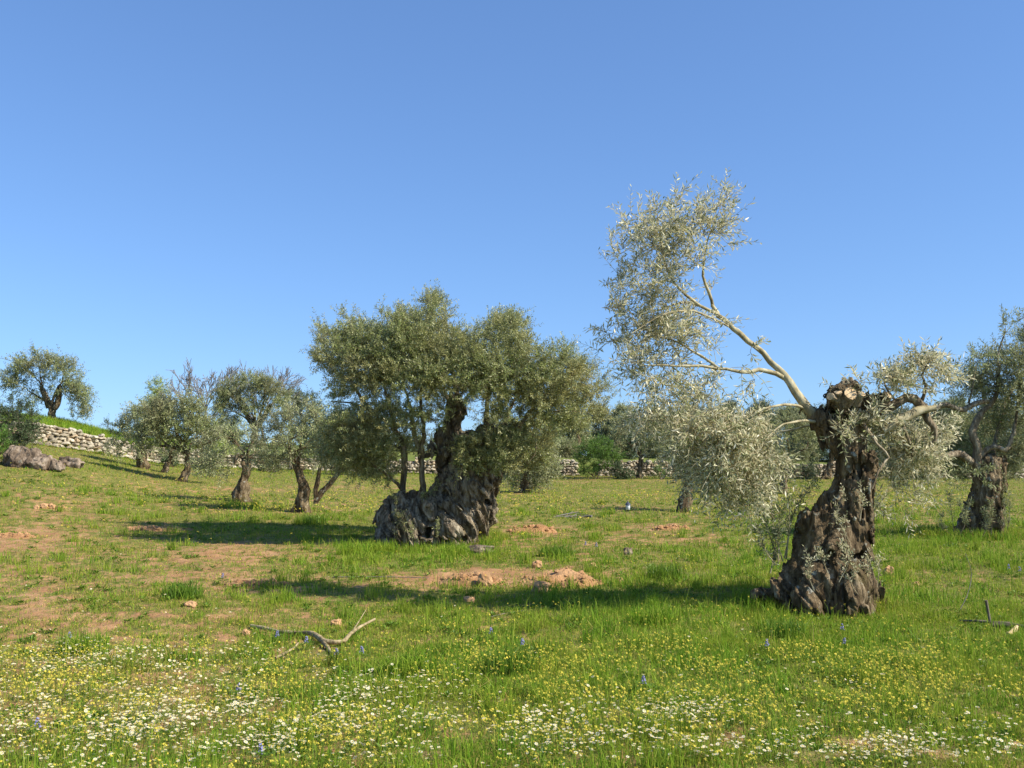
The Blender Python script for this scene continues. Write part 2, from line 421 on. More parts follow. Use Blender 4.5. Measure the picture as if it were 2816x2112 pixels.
# ------------------------------------------------------------------ stones and walls
_ph = (1 + 5 ** .5) / 2
def ico(sub):
    V = [(-1, _ph, 0), (1, _ph, 0), (-1, -_ph, 0), (1, -_ph, 0), (0, -1, _ph), (0, 1, _ph), (0, -1, -_ph), (0, 1, -_ph), (_ph, 0, -1), (_ph, 0, 1), (-_ph, 0, -1), (-_ph, 0, 1)]
    Fc = [(0, 11, 5), (0, 5, 1), (0, 1, 7), (0, 7, 10), (0, 10, 11), (1, 5, 9), (5, 11, 4), (11, 10, 2), (10, 7, 6), (7, 1, 8), (3, 9, 4), (3, 4, 2), (3, 2, 6), (3, 6, 8), (3, 8, 9), (4, 9, 5), (2, 4, 11), (6, 2, 10), (8, 6, 7), (9, 8, 1)]
    V = [np.array(v) / np.linalg.norm(v) for v in V]
    for _ in range(sub):
        mid = {}; F2 = []
        def m(a, b):
            k = (min(a, b), max(a, b))
            if k not in mid:
                v = V[a] + V[b]; V.append(v / np.linalg.norm(v)); mid[k] = len(V) - 1
            return mid[k]
        for a, b, c in Fc:
            ab, bc, ca = m(a, b), m(b, c), m(c, a)
            F2 += [(a, ab, ca), (b, bc, ab), (c, ca, bc), (ab, bc, ca)]
        Fc = F2
    return np.array(V), np.array(Fc)
ICO = [ico(k) for k in range(5)]

def rock_verts(sub, seed, rough=0.25, box=0.0):
    V, Fc = ICO[sub]
    V = V.copy()
    if box: V = V / (np.max(np.abs(V), -1, keepdims=True) * box + np.linalg.norm(V, axis=-1, keepdims=True) * (1 - box))
    off = np.array([seed * 3.7 % 97, seed * 1.9 % 53, seed * 7.1 % 71])
    d = fbm(V * 1.3 + off, 3) * rough
    return V * (1 + d[:, None]), Fc

def dry_wall(name, label, u0, u1, seed):
    """courses of separate irregular stones over an earth core"""
    rng = np.random.default_rng(seed)
    mb = MB()
    uu = np.linspace(u0, u1, 60)
    Yw = wall_Y(uu)
    X = (uu - 1408) / F * Yw
    zb = wall_z(uu) - 0.35; zt = wtop_z(uu, Yw) - 0.04
    ring = []
    for k in range(60):
        ring.append([(X[k], Yw[k] - 0.10, zb[k]), (X[k], Yw[k] - 0.02, zt[k]), (X[k], Yw[k] + 0.5, zt[k]), (X[k], Yw[k] + 0.5, zb[k])])
    mb.add(np.array(ring).reshape(-1, 3), np.concatenate([np.stack([np.arange(59) * 4 + j, np.arange(59) * 4 + (j + 1) % 4, np.arange(1, 60) * 4 + (j + 1) % 4, np.arange(1, 60) * 4 + j], -1) for j in range(4)]), 1)
    mb.add(np.array([ring[0], ring[-1]]).reshape(-1, 3), np.array([[0, 1, 2, 3], [4, 5, 6, 7]]), 1)
    s = np.concatenate([[0], np.cumsum(np.hypot(np.diff(X), np.diff(Yw)))])
    total = s[-1]
    d = 0.0
    kinds = [rock_verts(1, seed * 31 + k, 0.40, 0.8) for k in range(18)]
    x = 0.0
    # place stones course by course
    zmaxh = float(np.max(zt - zb))
    h = 0.0
    while h < zmaxh + 0.1:
        ch = rng.uniform(0.12, 0.21)
        x = -rng.uniform(0, 0.2)
        while x < total:
            w = rng.uniform(0.10, 0.34) * (1.25 if h < 0.7 else 1)
            uc_ = np.interp(x + w / 2, s, uu)
            zb_ = np.interp(uc_, uu, zb); zt_ = np.interp(uc_, uu, zt)
            top = zt_ - zb_ + 0.05 + rng.normal() * 0.05
            if h + ch * 0.5 < top:
                V, Fc = kinds[rng.integers(len(kinds))]
                hh = ch * rng.uniform(0.7, 1.3)
                a = rng.normal() * 0.3
                ca, sa = math.cos(a), math.sin(a)
                Q = V * np.array([w * 0.52, rng.uniform(0.13, 0.2), hh * 0.52])
                Q = np.stack([Q[:, 0] * ca - Q[:, 2] * sa, Q[:, 1], Q[:, 0] * sa + Q[:, 2] * ca], -1)
                X_ = np.interp(x + w / 2, s, X); Y_ = np.interp(x + w / 2, s, Yw)
                mb.add(Q + np.array([X_, Y_ - 0.08 + rng.normal() * 0.035, zb_ + h + ch / 2]), Fc, 0)
            x += w * rng.uniform(0.92, 1.05)
        h += ch
    return tag(mb.build(name, [STONE, CORE]), label, 'wall')
dry_wall('dry_stone_wall', 'long pale dry stone terrace wall climbing the slope towards the left', -420, 1585, 1)
dry_wall('dry_stone_wall', 'low dry stone wall running right from behind the bright green bush', 1650, 3300, 2)

def boulder(name, label, cat, px, py, wpx, hpx, depth=0.8, seed=1, m=None, sub=3, rough=0.3, sink=0.25, group=None, rot=0.0, Y=None, wedge=0.0):
    b = hit(px, py); sc = b[1] / F
    V, Fc = rock_verts(sub, seed, rough, 0.35)
    Q = V * np.array([wpx * sc / 2, wpx * sc / 2 * depth, hpx * sc / (2 - 2 * sink)])
    if wedge: tq = np.clip((Q[:, 0] / (wpx * sc / 2) + 1) / 2, 0, 1); Q[:, 2] = np.where(Q[:, 2] > 0, np.minimum(Q[:, 2] * 1.5, hpx * sc * .60) * (1 - wedge * tq), Q[:, 2])
    ca, sa = math.cos(rot), math.sin(rot)
    Q = np.stack([Q[:, 0] * ca - Q[:, 2] * sa, Q[:, 1], Q[:, 0] * sa + Q[:, 2] * ca], -1)
    zc = hpx * sc / (2 - 2 * sink) * (1 - 2 * sink)
    Q[:, 2] += zc
    mb = MB(); mb.add(Q + b, Fc)
    o = mb.build(name, m or REDSTONE, origin=b, smooth_shade=sub >= 3)
    return tag(o, label, cat, group)

# ------------------------------------------------------------------ solids grown from a distance field (old trunks)
def surface_nets(D, origin, h):
    s = D < 0
    c = [D[i:D.shape[0] - 1 + i, j:D.shape[1] - 1 + j, k:D.shape[2] - 1 + k] for i in (0, 1) for j in (0, 1) for k in (0, 1)]
    cnt = sum((x < 0).astype(np.int8) for x in c)
    mask = (cnt > 0) & (cnt < 8)
    ci = np.argwhere(mask)
    vals = np.stack([x[mask] for x in c], -1)
    off = np.array([(i, j, k) for i in (0, 1) for j in (0, 1) for k in (0, 1)], float)
    acc = np.zeros((len(ci), 3)); n = np.zeros(len(ci))
    for a in range(8):
        for b in range(a + 1, 8):
            if abs(off[a] - off[b]).sum() != 1: continue
            va, vb = vals[:, a], vals[:, b]
            x = (va < 0) != (vb < 0)
            t = np.where(x, va / np.where(x, va - vb, 1), 0)
            acc += np.where(x[:, None], off[a] + (off[b] - off[a]) * t[:, None], 0); n += x
    V = origin + h * (ci + acc / n[:, None])
    idx = np.full(mask.shape, -1, np.int32); idx[mask] = np.arange(len(ci))
    Q = []
    def quads(e, inside, cells):
        ii = np.argwhere(e) ;
        f = np.stack([idx[tuple((ii + o).T)] for o in cells], -1)
        fl = inside[e]
        f[~fl] = f[~fl][:, ::-1]
        Q.append(f)
    e = np.zeros_like(s[:-1]); e[:, 1:-1, 1:-1] = (s[:-1] != s[1:])[:, 1:-1, 1:-1]
    quads(e, s[:-1], [(0, -1, -1), (0, 0, -1), (0, 0, 0), (0, -1, 0)])
    e = np.zeros_like(s[:, :-1]); e[1:-1, :, 1:-1] = (s[:, :-1] != s[:, 1:])[1:-1, :, 1:-1]
    quads(e, s[:, :-1], [(-1, 0, -1), (-1, 0, 0), (0, 0, 0), (0, 0, -1)])
    e = np.zeros_like(s[:, :, :-1]); e[1:-1, 1:-1, :] = (s[:, :, :-1] != s[:, :, 1:])[1:-1, 1:-1, :]
    quads(e, s[:, :, :-1], [(-1, -1, 0), (0, -1, 0), (0, 0, 0), (-1, 0, 0)])
    return V, np.concatenate(Q)

def gnarled(capsules, holes=(), h=0.025, k=0.12, twist=0.6, ridge=0.06, lump=0.08, centre=None, freq=5.0, zstretch=0.33, seed=0, crack=0.07):
    """capsules (p0, p1, r0, r1) melted together, furrowed by twisted ridges; holes are carved out"""
    C = [(np.array(a, float), np.array(b, float), ra, rb) for a, b, ra, rb in capsules]
    lo = np.min([np.minimum(a - ra, b - rb) for a, b, ra, rb in C], 0) - 0.22
    hi = np.max([np.maximum(a + ra, b + rb) for a, b, ra, rb in C], 0) + 0.22
    dims = np.ceil((hi - lo) / h).astype(int) + 1
    gx, gy, gz = [lo[i] + h * np.arange(dims[i]) for i in range(3)]
    Pn = np.stack(np.meshgrid(gx, gy, gz, indexing='ij'), -1).astype(np.float32).reshape(-1, 3)
    D = np.full(len(Pn), 1e3, np.float32)
    for a, b, ra, rb in C:
        ab = b - a; t = np.clip(((Pn - a) @ ab) / max(1e-9, ab @ ab), 0, 1).astype(np.float32)
        d = np.linalg.norm(Pn - a - t[:, None] * ab, axis=-1) - (ra + (rb - ra) * t)
        hh = np.clip(0.5 + 0.5 * (D - d) / k, 0, 1)
        D = np.where(D > 50, d, D + (d - D) * hh - k * hh * (1 - hh))
    band = np.abs(D) < 0.28
    B = Pn[band]
    if centre is None: centre = (lo + hi) / 2
    L = (B - centre).astype(np.float32)
    ang = L[:, 2] * twist
    R = np.stack([L[:, 0] * np.cos(ang) - L[:, 1] * np.sin(ang), L[:, 0] * np.sin(ang) + L[:, 1] * np.cos(ang), L[:, 2] * zstretch], -1)
    warp = np.stack([perlin(L * 1.7 + 3), perlin(L * 1.7 + 31), perlin(L * 1.7 + 77)], -1) * 0.13
    rd = 1 - np.abs(perlin((R + warp) * freq + seed)) * 2.2
    rd2 = 1 - np.abs(perlin((R + warp * 1.3) * freq * 2.3 + seed + 9)) * 2.2
    lm = fbm(L * 2.1 + seed + 50, 2)
    rd3 = 1 - np.abs(perlin((R * np.array([1, 1, 1.6]) + warp * 1.6) * freq * 4.6 + seed + 19)) * 2.2
    D[band] += (-ridge * rd - ridge * 0.6 * rd2 - ridge * .3 * rd3 - lump * lm).astype(np.float32) + ridge * 0.7
    pc = np.abs(perlin((R + warp * 1.5) * freq * .62 + seed + 61)); pc2 = np.abs(perlin((R * np.array([1, 1, 1.5]) + warp * 2.0) * freq * 1.25 + seed + 87))
    D[band] += (np.clip(1 - pc / .13, 0, 1) * crack + np.clip(1 - pc2 / .16, 0, 1) * crack * .5 * (pc > .1)).astype(np.float32)
    for a, b, ra, rb in holes:
        a = np.array(a, float); b = np.array(b, float); ab = b - a
        t = np.clip(((Pn - a) @ ab) / max(1e-9, ab @ ab), 0, 1)
        d = np.linalg.norm(Pn - a - t[:, None] * ab, axis=-1) - (ra + (rb - ra) * t)
        nb = np.abs(d) < 0.25
        d[nb] += fbm(Pn[nb] * 7.0 + 13, 2) * 0.07 + perlin(Pn[nb] * np.array([9.0, 9.0, 3.0]) + 5) * 0.03
        D = np.maximum(D, -d.astype(np.float32))
    return surface_nets(D.reshape(dims), lo, h)

# ------------------------------------------------------------------ branches, shoots, leaves
def tube(mb, P, R, sides=6, matid=0, cap=True, wob=0.0):
    P = np.asarray(P, float); R = np.asarray(R, float); n = len(P)
    T = np.gradient(P, axis=0); T = norm(T)
    ref = np.array([0.31, 0.87, 0.38]); 
    A = norm(np.cross(T, ref)); Bv = np.cross(T, A)
    th = np.arange(sides) / sides * 2 * np.pi
    r = R[:, None] * (1 + (wob * np.sin(3 * th[None] + np.arange(n)[:, None] * 0.9) if wob else 0) + np.zeros((n, sides)))
    V = P[:, None] + r[..., None] * (np.cos(th)[None, :, None] * A[:, None] + np.sin(th)[None, :, None] * Bv[:, None])
    i = np.arange(n - 1)[:, None] * sides; j = np.arange(sides)[None]
    Fc = np.stack([i + j, i + (j + 1) % sides, i + sides + (j + 1) % sides, i + sides + j], -1).reshape(-1, 4)
    mb.add(V.reshape(-1, 3), Fc, matid)
    if cap:
        mb.add(V[-1], np.arange(sides)[None], matid); mb.add(V[0], np.arange(sides)[::-1][None], matid)

def resample(P, R, step):
    P = np.asarray(P, float); R = np.asarray(R, float)
    # Catmull-Rom through the points
    Q = np.vstack([2 * P[0] - P[1], P, 2 * P[-1] - P[-2]]); out, rad = [], []
    for k in range(len(P) - 1):
        p0, p1, p2, p3 = Q[k:k + 4]
        m = max(2, int(np.linalg.norm(p2 - p1) / step))
        for t in np.arange(m) / m:
            out.append(0.5 * (2 * p1 + (p2 - p0) * t + (2 * p0 - 5 * p1 + 4 * p2 - p3) * t * t + (3 * p1 - p0 - 3 * p2 + p3) * t ** 3))
            rad.append(R[k] + (R[k + 1] - R[k]) * t)
    out.append(P[-1]); rad.append(R[-1])
    return np.array(out), np.array(rad)

class Grower:
    """limbs given by hand, finer branches grown to reach foliage points"""
    def __init__(self, rng):
        self.paths = []; self.nodes = np.zeros((0, 3)); self.owner = []; self.rng = rng; self.rad = np.zeros(0)
    def limb(self, P, R, step=0.12, reach=0.25):
        Q, r = resample(P, R, step)
        kn = np.convolve(self.rng.normal(size=len(r) + 2), [.3, .6, .3], 'valid')[:len(r)]
        r = r * (1 + .13 * kn)
        Q = Q + self.rng.normal(size=Q.shape) * np.minimum(r, 0.03)[:, None] * 0.38
        self.paths.append((Q, r, True))
        k0 = int(len(Q) * reach)
        self.nodes = np.vstack([self.nodes, Q[k0:]]); self.rad = np.concatenate([self.rad, r[k0:]])
    def grow(self, targets, rmax=0.02, rtip=0.003, step=0.15, sag=0.15, up=0.3):
        targets = np.asarray(targets)
        d0 = np.array([np.min(np.linalg.norm(self.nodes - t, axis=-1)) for t in targets])
        tips = []
        for k in np.argsort(d0):
            t = targets[k]
            dd = np.linalg.norm(self.nodes - t, axis=-1) + np.maximum(self.nodes[:, 2] - t[2], 0) * up
            j = int(np.argmin(dd)); a = self.nodes[j]; L = np.linalg.norm(t - a)
            if L < 0.03: continue
            m = max(3, int(L / step) + 1); s = np.linspace(0, 1, m)[:, None]
            ctrl = (a + t) / 2 + self.rng.normal(size=3) * L * 0.13 + np.array([0, 0, sag * L])
            Q = (1 - s) ** 2 * a + 2 * s * (1 - s) * ctrl + s * s * t
            r0 = min(rmax, self.rad[j] * 0.75, 0.004 + 0.012 * L)
            r = r0 + (max(rtip, r0 * 0.35) - r0) * s[:, 0]
            self.paths.append((Q, r, False))
            self.nodes = np.vstack([self.nodes, Q[1:]]); self.rad = np.concatenate([self.rad, r[1:]])
            tips.append((Q[-1], norm(Q[-1] - Q[-2]), Q))
        return tips
    def mesh(self, mb, hand=None, sides=6, fine_sides=4, mat_hand=0, mat_fine=0):
        for Q, r, h in self.paths:
            if hand is None or hand == h:
                tube(mb, Q, r, sides if h else fine_sides, mat_hand if h else mat_fine, cap=h, wob=0.08 if h else 0)

def shoots(mb, P, D, L, rng, nleaf=14, ll=0.08, lw=0.017, stem=0.0018, droop=0.1, wind=None, stem_mat=1, leaf_mat_id=0, flat_up=0.6, whole=0.12):
    """leafy olive shoots: pairs of narrow leaves along bending stems"""
    P = np.asarray(P, float); D = norm(np.asarray(D, float)); L = np.asarray(L, float); S = len(P)
    if S == 0: return
    bend = rng.normal(size=(S, 3)) * 0.18 + np.array([0, 0, -droop])
    if wind is not None: bend = bend + np.asarray(wind)
    def at(t): return P[:, None] + (D[:, None] * t[None, :, None] + bend[:, None] * (t ** 2)[None, :, None]) * L[:, None, None]
    def tan(t): return norm(D[:, None] + 2 * bend[:, None] * t[None, :, None] + np.zeros((S, len(t), 3)))
    ts = np.linspace(0, 1, 4); C = at(ts); T = tan(ts)
    A = norm(np.cross(T, np.array([0.3, 0.5, 0.81]))); Bv = np.cross(T, A)
    w = stem * (1.2 - 0.8 * ts)[None, :, None]
    ring = np.stack([C + A * w, C - A * w * .5 + Bv * w * .87, C - A * w * .5 - Bv * w * .87], 2)      # S,4,3,3
    base = np.arange(S)[:, None, None] * 12 + np.arange(3)[None, :, None] * 3
    j = np.arange(3)[None, None]
    Fc = np.stack([base + j, base + (j + 1) % 3, base + 3 + (j + 1) % 3, base + 3 + j], -1).reshape(-1, 4)
    mb.add(ring.reshape(-1, 3), Fc, stem_mat)
    t = np.repeat(np.linspace(whole, 1.0, (nleaf + 1) // 2), 2)[:nleaf]
    C = at(t); T = tan(t)
    A = norm(np.cross(T, np.array([0.21, 0.1, 0.97])) + 1e-4); Bv = np.cross(T, A)
    az = (np.arange(nleaf) % 2) * np.pi + (np.arange(nleaf) // 2) * (np.pi / 2)
    az = az[None] + rng.uniform(0, 6.3, (S, 1)) + rng.normal(size=(S, nleaf)) * 0.4
    side = A * np.cos(az)[..., None] + Bv * np.sin(az)[..., None]
    d = norm(T * rng.uniform(0.35, 0.9, (S, nleaf, 1)) + side * 0.8 + rng.normal(size=(S, nleaf, 3)) * 0.15 + (0 if wind is None else np.asarray(wind) * 0.5))
    ln = ll * rng.uniform(0.65, 1.2, (S, nleaf, 1)) * (1 - 0.35 * (t[None, :, None] > 0.92))
    up = norm(T * 0.6 * (1 - flat_up) + np.array([0, 0, flat_up]) + rng.normal(size=(S, nleaf, 3)) * 0.45)
    wv = norm(np.cross(d, up)); nr = np.cross(wv, d)
    wd_ = lw * rng.uniform(0.75, 1.2, (S, nleaf, 1)) * 0.5
    mid = C + d * ln * 0.5 - nr * ln * 0.03; tip = C + d * ln - nr * ln * rng.normal(size=(S, nleaf, 1)) * 0.1
    V = np.stack([C, mid + wv * wd_, tip, mid - wv * wd_], 2).reshape(-1, 3)
    n = S * nleaf
    mb.add(V, np.arange(n * 4).reshape(n, 4), leaf_mat_id)

def clump_points(clumps, n_per_px2, rng, Yof, to_p):
    """foliage points inside the listed clumps: (x, y, rx, ry[, density[, depth offset]]) measured on the photograph"""
    out = []
    for c in clumps:
        x, y, rx, ry = c[:4]; den = c[4] if len(c) > 4 else 1.0
        n = max(2, int(round(n_per_px2 * rx * ry * den)))
        q = norm(rng.normal(size=(n, 3))) * rng.uniform(0.15, 1, (n, 1)) ** (1 / 2.2)
        px, py = to_p(x + q[:, 0] * rx, y + q[:, 1] * ry)
        Yc = Yof(x, y) + (c[5] if len(c) > 5 else 0.0)
        for a, b, dq in zip(px, py, q[:, 1 - 1] * 0 + q[:, 2]):
            r_m = (rx + ry) / 2
            out.append((a, b, Yc, dq, r_m))
    return out

# ------------------------------------------------------------------ the right-hand pollarded olive
rng = np.random.default_rng(21)
RB = hit(2270, 1672); Yr = RB[1]; SR = Yr / F
def R4(x, y, dy=0.0):          # crop coordinates -> place near this tree
    return pt(1950 + x / 2.074, 950 + y / 2.074, Yr + dy)
def R3(x, y, dy=0.0): return pt(1600 + x / 1.819, 450 + y / 1.819, Yr + dy)
px = SR / 2.074                # metres per crop pixel
right = empty('olive_tree', RB, 'pollarded old olive with twisted dark trunk and one tall pale leaning branch', 'tree', 'olive trees in the grove')
def rel(o): return o
caps = [
 (R4(650, 1470), R4(700, 1250), 262 * px, 196 * px), (R4(700, 1250), R4(705, 1080), 186 * px, 166 * px),
 (R4(705, 1080), R4(770, 950), 164 * px, 124 * px), (R4(770, 950), R4(825, 800), 130 * px, 98 * px),
 (R4(825, 800), R4(820, 640), 98 * px, 94 * px), (R4(820, 640), R4(800, 480), 92 * px, 84 * px),
 (R4(800, 480), R4(800, 350, .05), 84 * px, 92 * px), (R4(800, 350), R4(745, 310, -.1), 85 * px, 62 * px),
 (R4(800, 330), R4(812, 285, -.05), 85 * px, 50 * px), (R4(830, 340), R4(930, 345, .05), 66 * px, 48 * px), (R4(930, 345), R4(1010, 316, .0), 46 * px, 34 * px),
 (R4(740, 560), R4(640, 440), 80 * px, 55 * px), (R4(640, 440), R4(575, 375), 52 * px, 32 * px),
 (R4(600, 1010), R4(580, 1150), 50 * px, 90 * px), (R4(600, 1200, -.1), R4(400, 1400, -.15), 90 * px, 55 * px), (R4(400, 1400, -.15), R4(270, 1430, -.1), 55 * px, 22 * px),
 (R4(850, 1150, -.15), R4(915, 1450, -.2), 60 * px, 68 * px), (R4(640, 1300, -.35), R4(560, 1500, -.5), 90 * px, 80 * px), (R4(780, 1300, -.35), R4(800, 1500, -.55), 80 * px, 80 * px),
 (R4(800, 1300, .3), R4(800, 1480, .5), 110 * px, 120 * px), (R4(690, 1160, -.38), R4(700, 1180, -.42), 30 * px, 30 * px),
 (R4(905, 900, -.1), R4(880, 1100, -.15), 25 * px, 40 * px),
]
holes = [(R4(690, 1230, -.85), R4(700, 1190, -.4), 0.05, 0.04), (R4(860, 1250, -.9), R4(865, 1200, -.35), 0.05, 0.05), (R4(620, 1030, -.7), R4(625, 1010, -.3), 0.06, 0.04), (R4(745, 1380, -.95), R4(755, 1230, -.5), 0.07, 0.05)]
V, Q = gnarled(caps, holes, h=0.018, k=0.08, twist=0.65, ridge=0.072, lump=0.055, centre=RB, freq=4.8, zstretch=0.17, crack=.10, seed=4)
mb = MB(); mb.add(V, Q); mb.build('trunk', BARK, right, True, origin=RB)
def part_tube(name, m, pts, radii, parent, org, step=0.06, sides=9, wob=0.1, caps_mat=None):
    P_, r_ = resample(pts, radii, step)
    mb = MB(); tube(mb, P_, r_, sides, wob=wob)
    return mb.build(name, m, parent, True, origin=org)
# broken stub standing on the head and sawn limb ends
mb = MB()
for k in range(7):
    a = k / 7 * 6.28
    b0 = R4(800 + 34 * math.cos(a), 262, 0.06 * math.sin(a)); b1 = R4(786 + 30 * math.cos(a) + rng.normal() * 6, 190 + rng.uniform(-18, 26), 0.05 * math.sin(a))
    P_, r_ = resample([b0, (b0 + b1) / 2 + rng.normal(size=3) * .01, b1], [0.055, 0.05, 0.022], 0.03); tube(mb, P_, r_, 7, wob=.2)
mb.build('broken_stub', GREYBARK, right, True, origin=RB)
def cut_end(c, nrm, r, parent=right, org=RB, length=0.16):
    """short sawn-off limb: bark sleeve and a pale cut face"""
    nrm = norm(np.array(nrm, float)); c = np.array(c)
    mbb = MB(); th = np.arange(14) / 14 * 2 * np.pi
    A = norm(np.cross(nrm, [0.2, 0.3, 0.93])); B_ = np.cross(nrm, A)
    rr = r * (1 + 0.10 * np.sin(2 * th + c[0] * 9) + 0.06 * np.sin(5 * th))
    rg = lambda s, o: c + nrm * o + (s * rr)[:, None] * (np.cos(th)[:, None] * A + np.sin(th)[:, None] * B_)
    V_ = np.vstack([rg(1.25, -length), rg(1.05, -length * .4), rg(1.0, 0)])
    i = np.arange(2)[:, None] * 14; j = np.arange(14)[None]
    mbb.add(V_, np.stack([i + j, i + (j + 1) % 14, i + 14 + (j + 1) % 14, i + 14 + j], -1).reshape(-1, 4), 0)
    mbb.add(np.vstack([rg(1, 0), rg(.55, .006), [c + nrm * .008]]), np.array([[k, (k + 1) % 14, 14 + (k + 1) % 14, 14 + k] for k in range(14)]), 1)
    mbb.add(np.vstack([rg(.55, .006), [c + nrm * .008]]), np.array([[k, (k + 1) % 14, 14] for k in range(14)]), 1)
    mbb.build('sawn_limb', [GREYBARK, CUTWOOD], parent, False, origin=org)
cut_end(R4(690, 290, -.27), (-.75, -.55, .3), 0.05); cut_end(R4(735, 262, -.27), (-.2, -.6, .75), 0.05)
cut_end(R4(808, 272, -.30), (.15, -.85, .5), 0.085); cut_end(R4(872, 274, -.24), (.3, -.6, .7), 0.05); cut_end(R4(1022, 282, -.16), (.35, -.7, .6), 0.055)
# limbs
gA = Grower(rng); gB = Grower(rng)
tall = [R4(640, 430), R4(560, 355, -.02), R4(490, 262, 0), R4(425, 165, .05), R4(305, 45, .1), R3(755, 820, .1), R3(690, 760, .12), R3(655, 710, .15)]
gA.limb(tall, [0.075, 0.064, 0.050, 0.043, 0.038, 0.033, 0.027, 0.021], 0.1, 0.45)
gA.limb([R3(655, 715, .15), R3(640, 640, .12), R3(605, 560, .05), R3(612, 470, 0), R3(640, 350, -.05), R3(685, 240, -.1)], [0.022, 0.019, 0.016, 0.012, 0.009, 0.005], 0.1, 0.1)
gA.limb([R3(680, 750, .12), R3(590, 710, 0), R3(520, 655, -.1), R3(440, 560, -.15), R3(400, 420, -.2), R3(380, 270, -.2)], [0.024, 0.02, 0.017, 0.013, 0.01, 0.005], 0.1, 0.1)
gA.limb([R3(600, 715, 0), R3(500, 695, .2), R3(400, 730, .3), R3(270, 760, .35)], [0.016, 0.013, 0.011, 0.006], 0.1, 0.1)
gA.limb([R3(735, 815, .1), R3(560, 735, -.1), R3(400, 760, -.3), R3(250, 850, -.4)], [0.015, 0.013, 0.01, 0.006], 0.1, 0.2)
gA.limb([R4(425, 190, .05), R4(330, 145, -.1), R4(180, 150, -.2), R4(0, 125, -.3), R3(430, 1010, -.4), R3(280, 1010, -.45)], [0.03, 0.027, 0.023, 0.017, 0.011, 0.005], 0.1, 0.3)
gA.limb([R4(60, 130, -.28), R3(560, 940, -.2), R3(440, 880, -.1), R3(320, 850, 0)], [0.018, 0.013, 0.01, 0.006], 0.1, 0.1)
gB.limb([R4(575, 365), R4(470, 340, -.15), R4(350, 350, -.3), R4(200, 420, -.4), R4(60, 560, -.5)], [0.022, 0.018, 0.014, 0.010, 0.005], 0.1, 0.3)
gB.limb([R4(620, 430), R4(520, 432, -.3), R4(420, 450, -.5), R4(300, 560, -.6), R4(200, 700, -.7)], [0.018, 0.014, 0.011, 0.008, 0.005], 0.1, 0.3)
gB.limb([R4(350, 350, -.3), R4(150, 470, 0), R4(-60, 560, .2), R4(-200, 620, .3)], [0.016, 0.014, 0.01, 0.005], 0.1, 0.2)
gB.limb([R4(630, 440, .1), R4(480, 480, .4), R4(300, 520, .6), R4(120, 650, .7)], [0.015, 0.012, 0.009, 0.005], 0.1, 0.3)
gC = Grower(rng)
rlimb = [R4(980, 345, .02), R4(1065, 335, -.02), R4(1130, 300, -.05), R4(1200, 322, -.05), R4(1245, 430, -.05), R4(1288, 500, -.02), R4(1283, 610, .02)]
gC.limb(rlimb, [0.075, 0.066, 0.062, 0.06, 0.048, 0.036, 0.02], 0.08, 0.3)
gC.limb([R4(1205, 335, -.05), R4(1240, 240, -.1), R4(1215, 170, -.15), R4(1260, 80, -.2)], [0.024, 0.016, 0.011, 0.005], 0.08, 0.3)
gC.limb([R4(1080, 335, 0), R4(1010, 240, -.1), R4(990, 170, -.15)], [0.018, 0.012, 0.006], 0.08, 0.3)
gC.limb([R4(1080, 440, -.1), R4(1130, 520, -.1), R4(1155, 610, 0), R4(1170, 690, .05)], [0.026, 0.02, 0.013, 0.007], 0.08, 0.3)
gC.limb([R4(860, 420, -.22), R4(960, 560, -.35), R4(1020, 640, -.3), R4(960, 720, -.4), R4(930, 820, -.42)], [0.022, 0.018, 0.014, 0.013, 0.01], 0.08, 0.4)
mb = MB()
Pb, rb = resample([R4(1290, 355, -.12), R4(1180, 378, -.14), R4(1090, 430, -.18), R4(985, 488, -.22)], [0.035, 0.055, 0.06, 0.05], 0.04)
tube(mb, Pb, rb, 11, wob=.15)
for k in range(5):
    e = R4(985 + rng.normal() * 8, 488 + rng.normal() * 14, -.22); tube(mb, [Pb[-2] + rng.normal(size=3) * .015, e, e + (Pb[-1] - Pb[-3]) * rng.uniform(.4, 1.2)], [0.02, 0.016, 0.003], 5)
o = mb.build('broken_branch', YOUNG, right, True, origin=RB); o['label'] = 'thick pale broken branch with splintered end'
UPPER = [(700, 110, 60, 35, .9), (620, 150, 80, 50, .9), (480, 140, 45, 45, .7), (360, 175, 60, 45, .8), (250, 230, 50, 40, .7), (540, 225, 120, 65), (400, 265, 110, 75), (680, 235, 80, 45, .8), (770, 225, 45, 18, .7),
 (650, 340, 90, 55, .6), (740, 370, 50, 20, .6), (300, 335, 100, 65), (170, 335, 45, 20, .5), (450, 360, 120, 75), (560, 450, 85, 65), (350, 450, 120, 75, .9), (200, 425, 50, 55, .7), (250, 540, 90, 60, .8),
 (420, 545, 110, 65, .9), (620, 590, 60, 35, .35), (150, 625, 70, 45, .9), (280, 645, 110, 55), (400, 665, 100, 55), (200, 735, 100, 55), (330, 765, 130, 60, 1.2), (480, 785, 120, 60, 1.1), (600, 795, 75, 40, .5),
 (180, 855, 100, 55, .9), (330, 865, 140, 60, 1.2), (480, 865, 120, 60, 1.1), (120, 930, 55, 45, .5), (260, 965, 130, 55), (420, 965, 140, 50, 1.1), (650, 880, 60, 30, .25), (690, 980, 40, 25, .2), (850, 970, 30, 40, .1)]
LOW1 = [(280, 1050, 100, 50, .8), (450, 1085, 140, 55), (600, 1080, 120, 45, .9), (720, 1060, 40, 40, .3), (830, 1060, 60, 60, .22), (400, 1160, 120, 45, .9), (560, 1170, 120, 50), (340, 1235, 80, 45, .7), (480, 1250, 120, 50), (650, 1240, 100, 45, .8), (800, 1150, 90, 40, .25)]
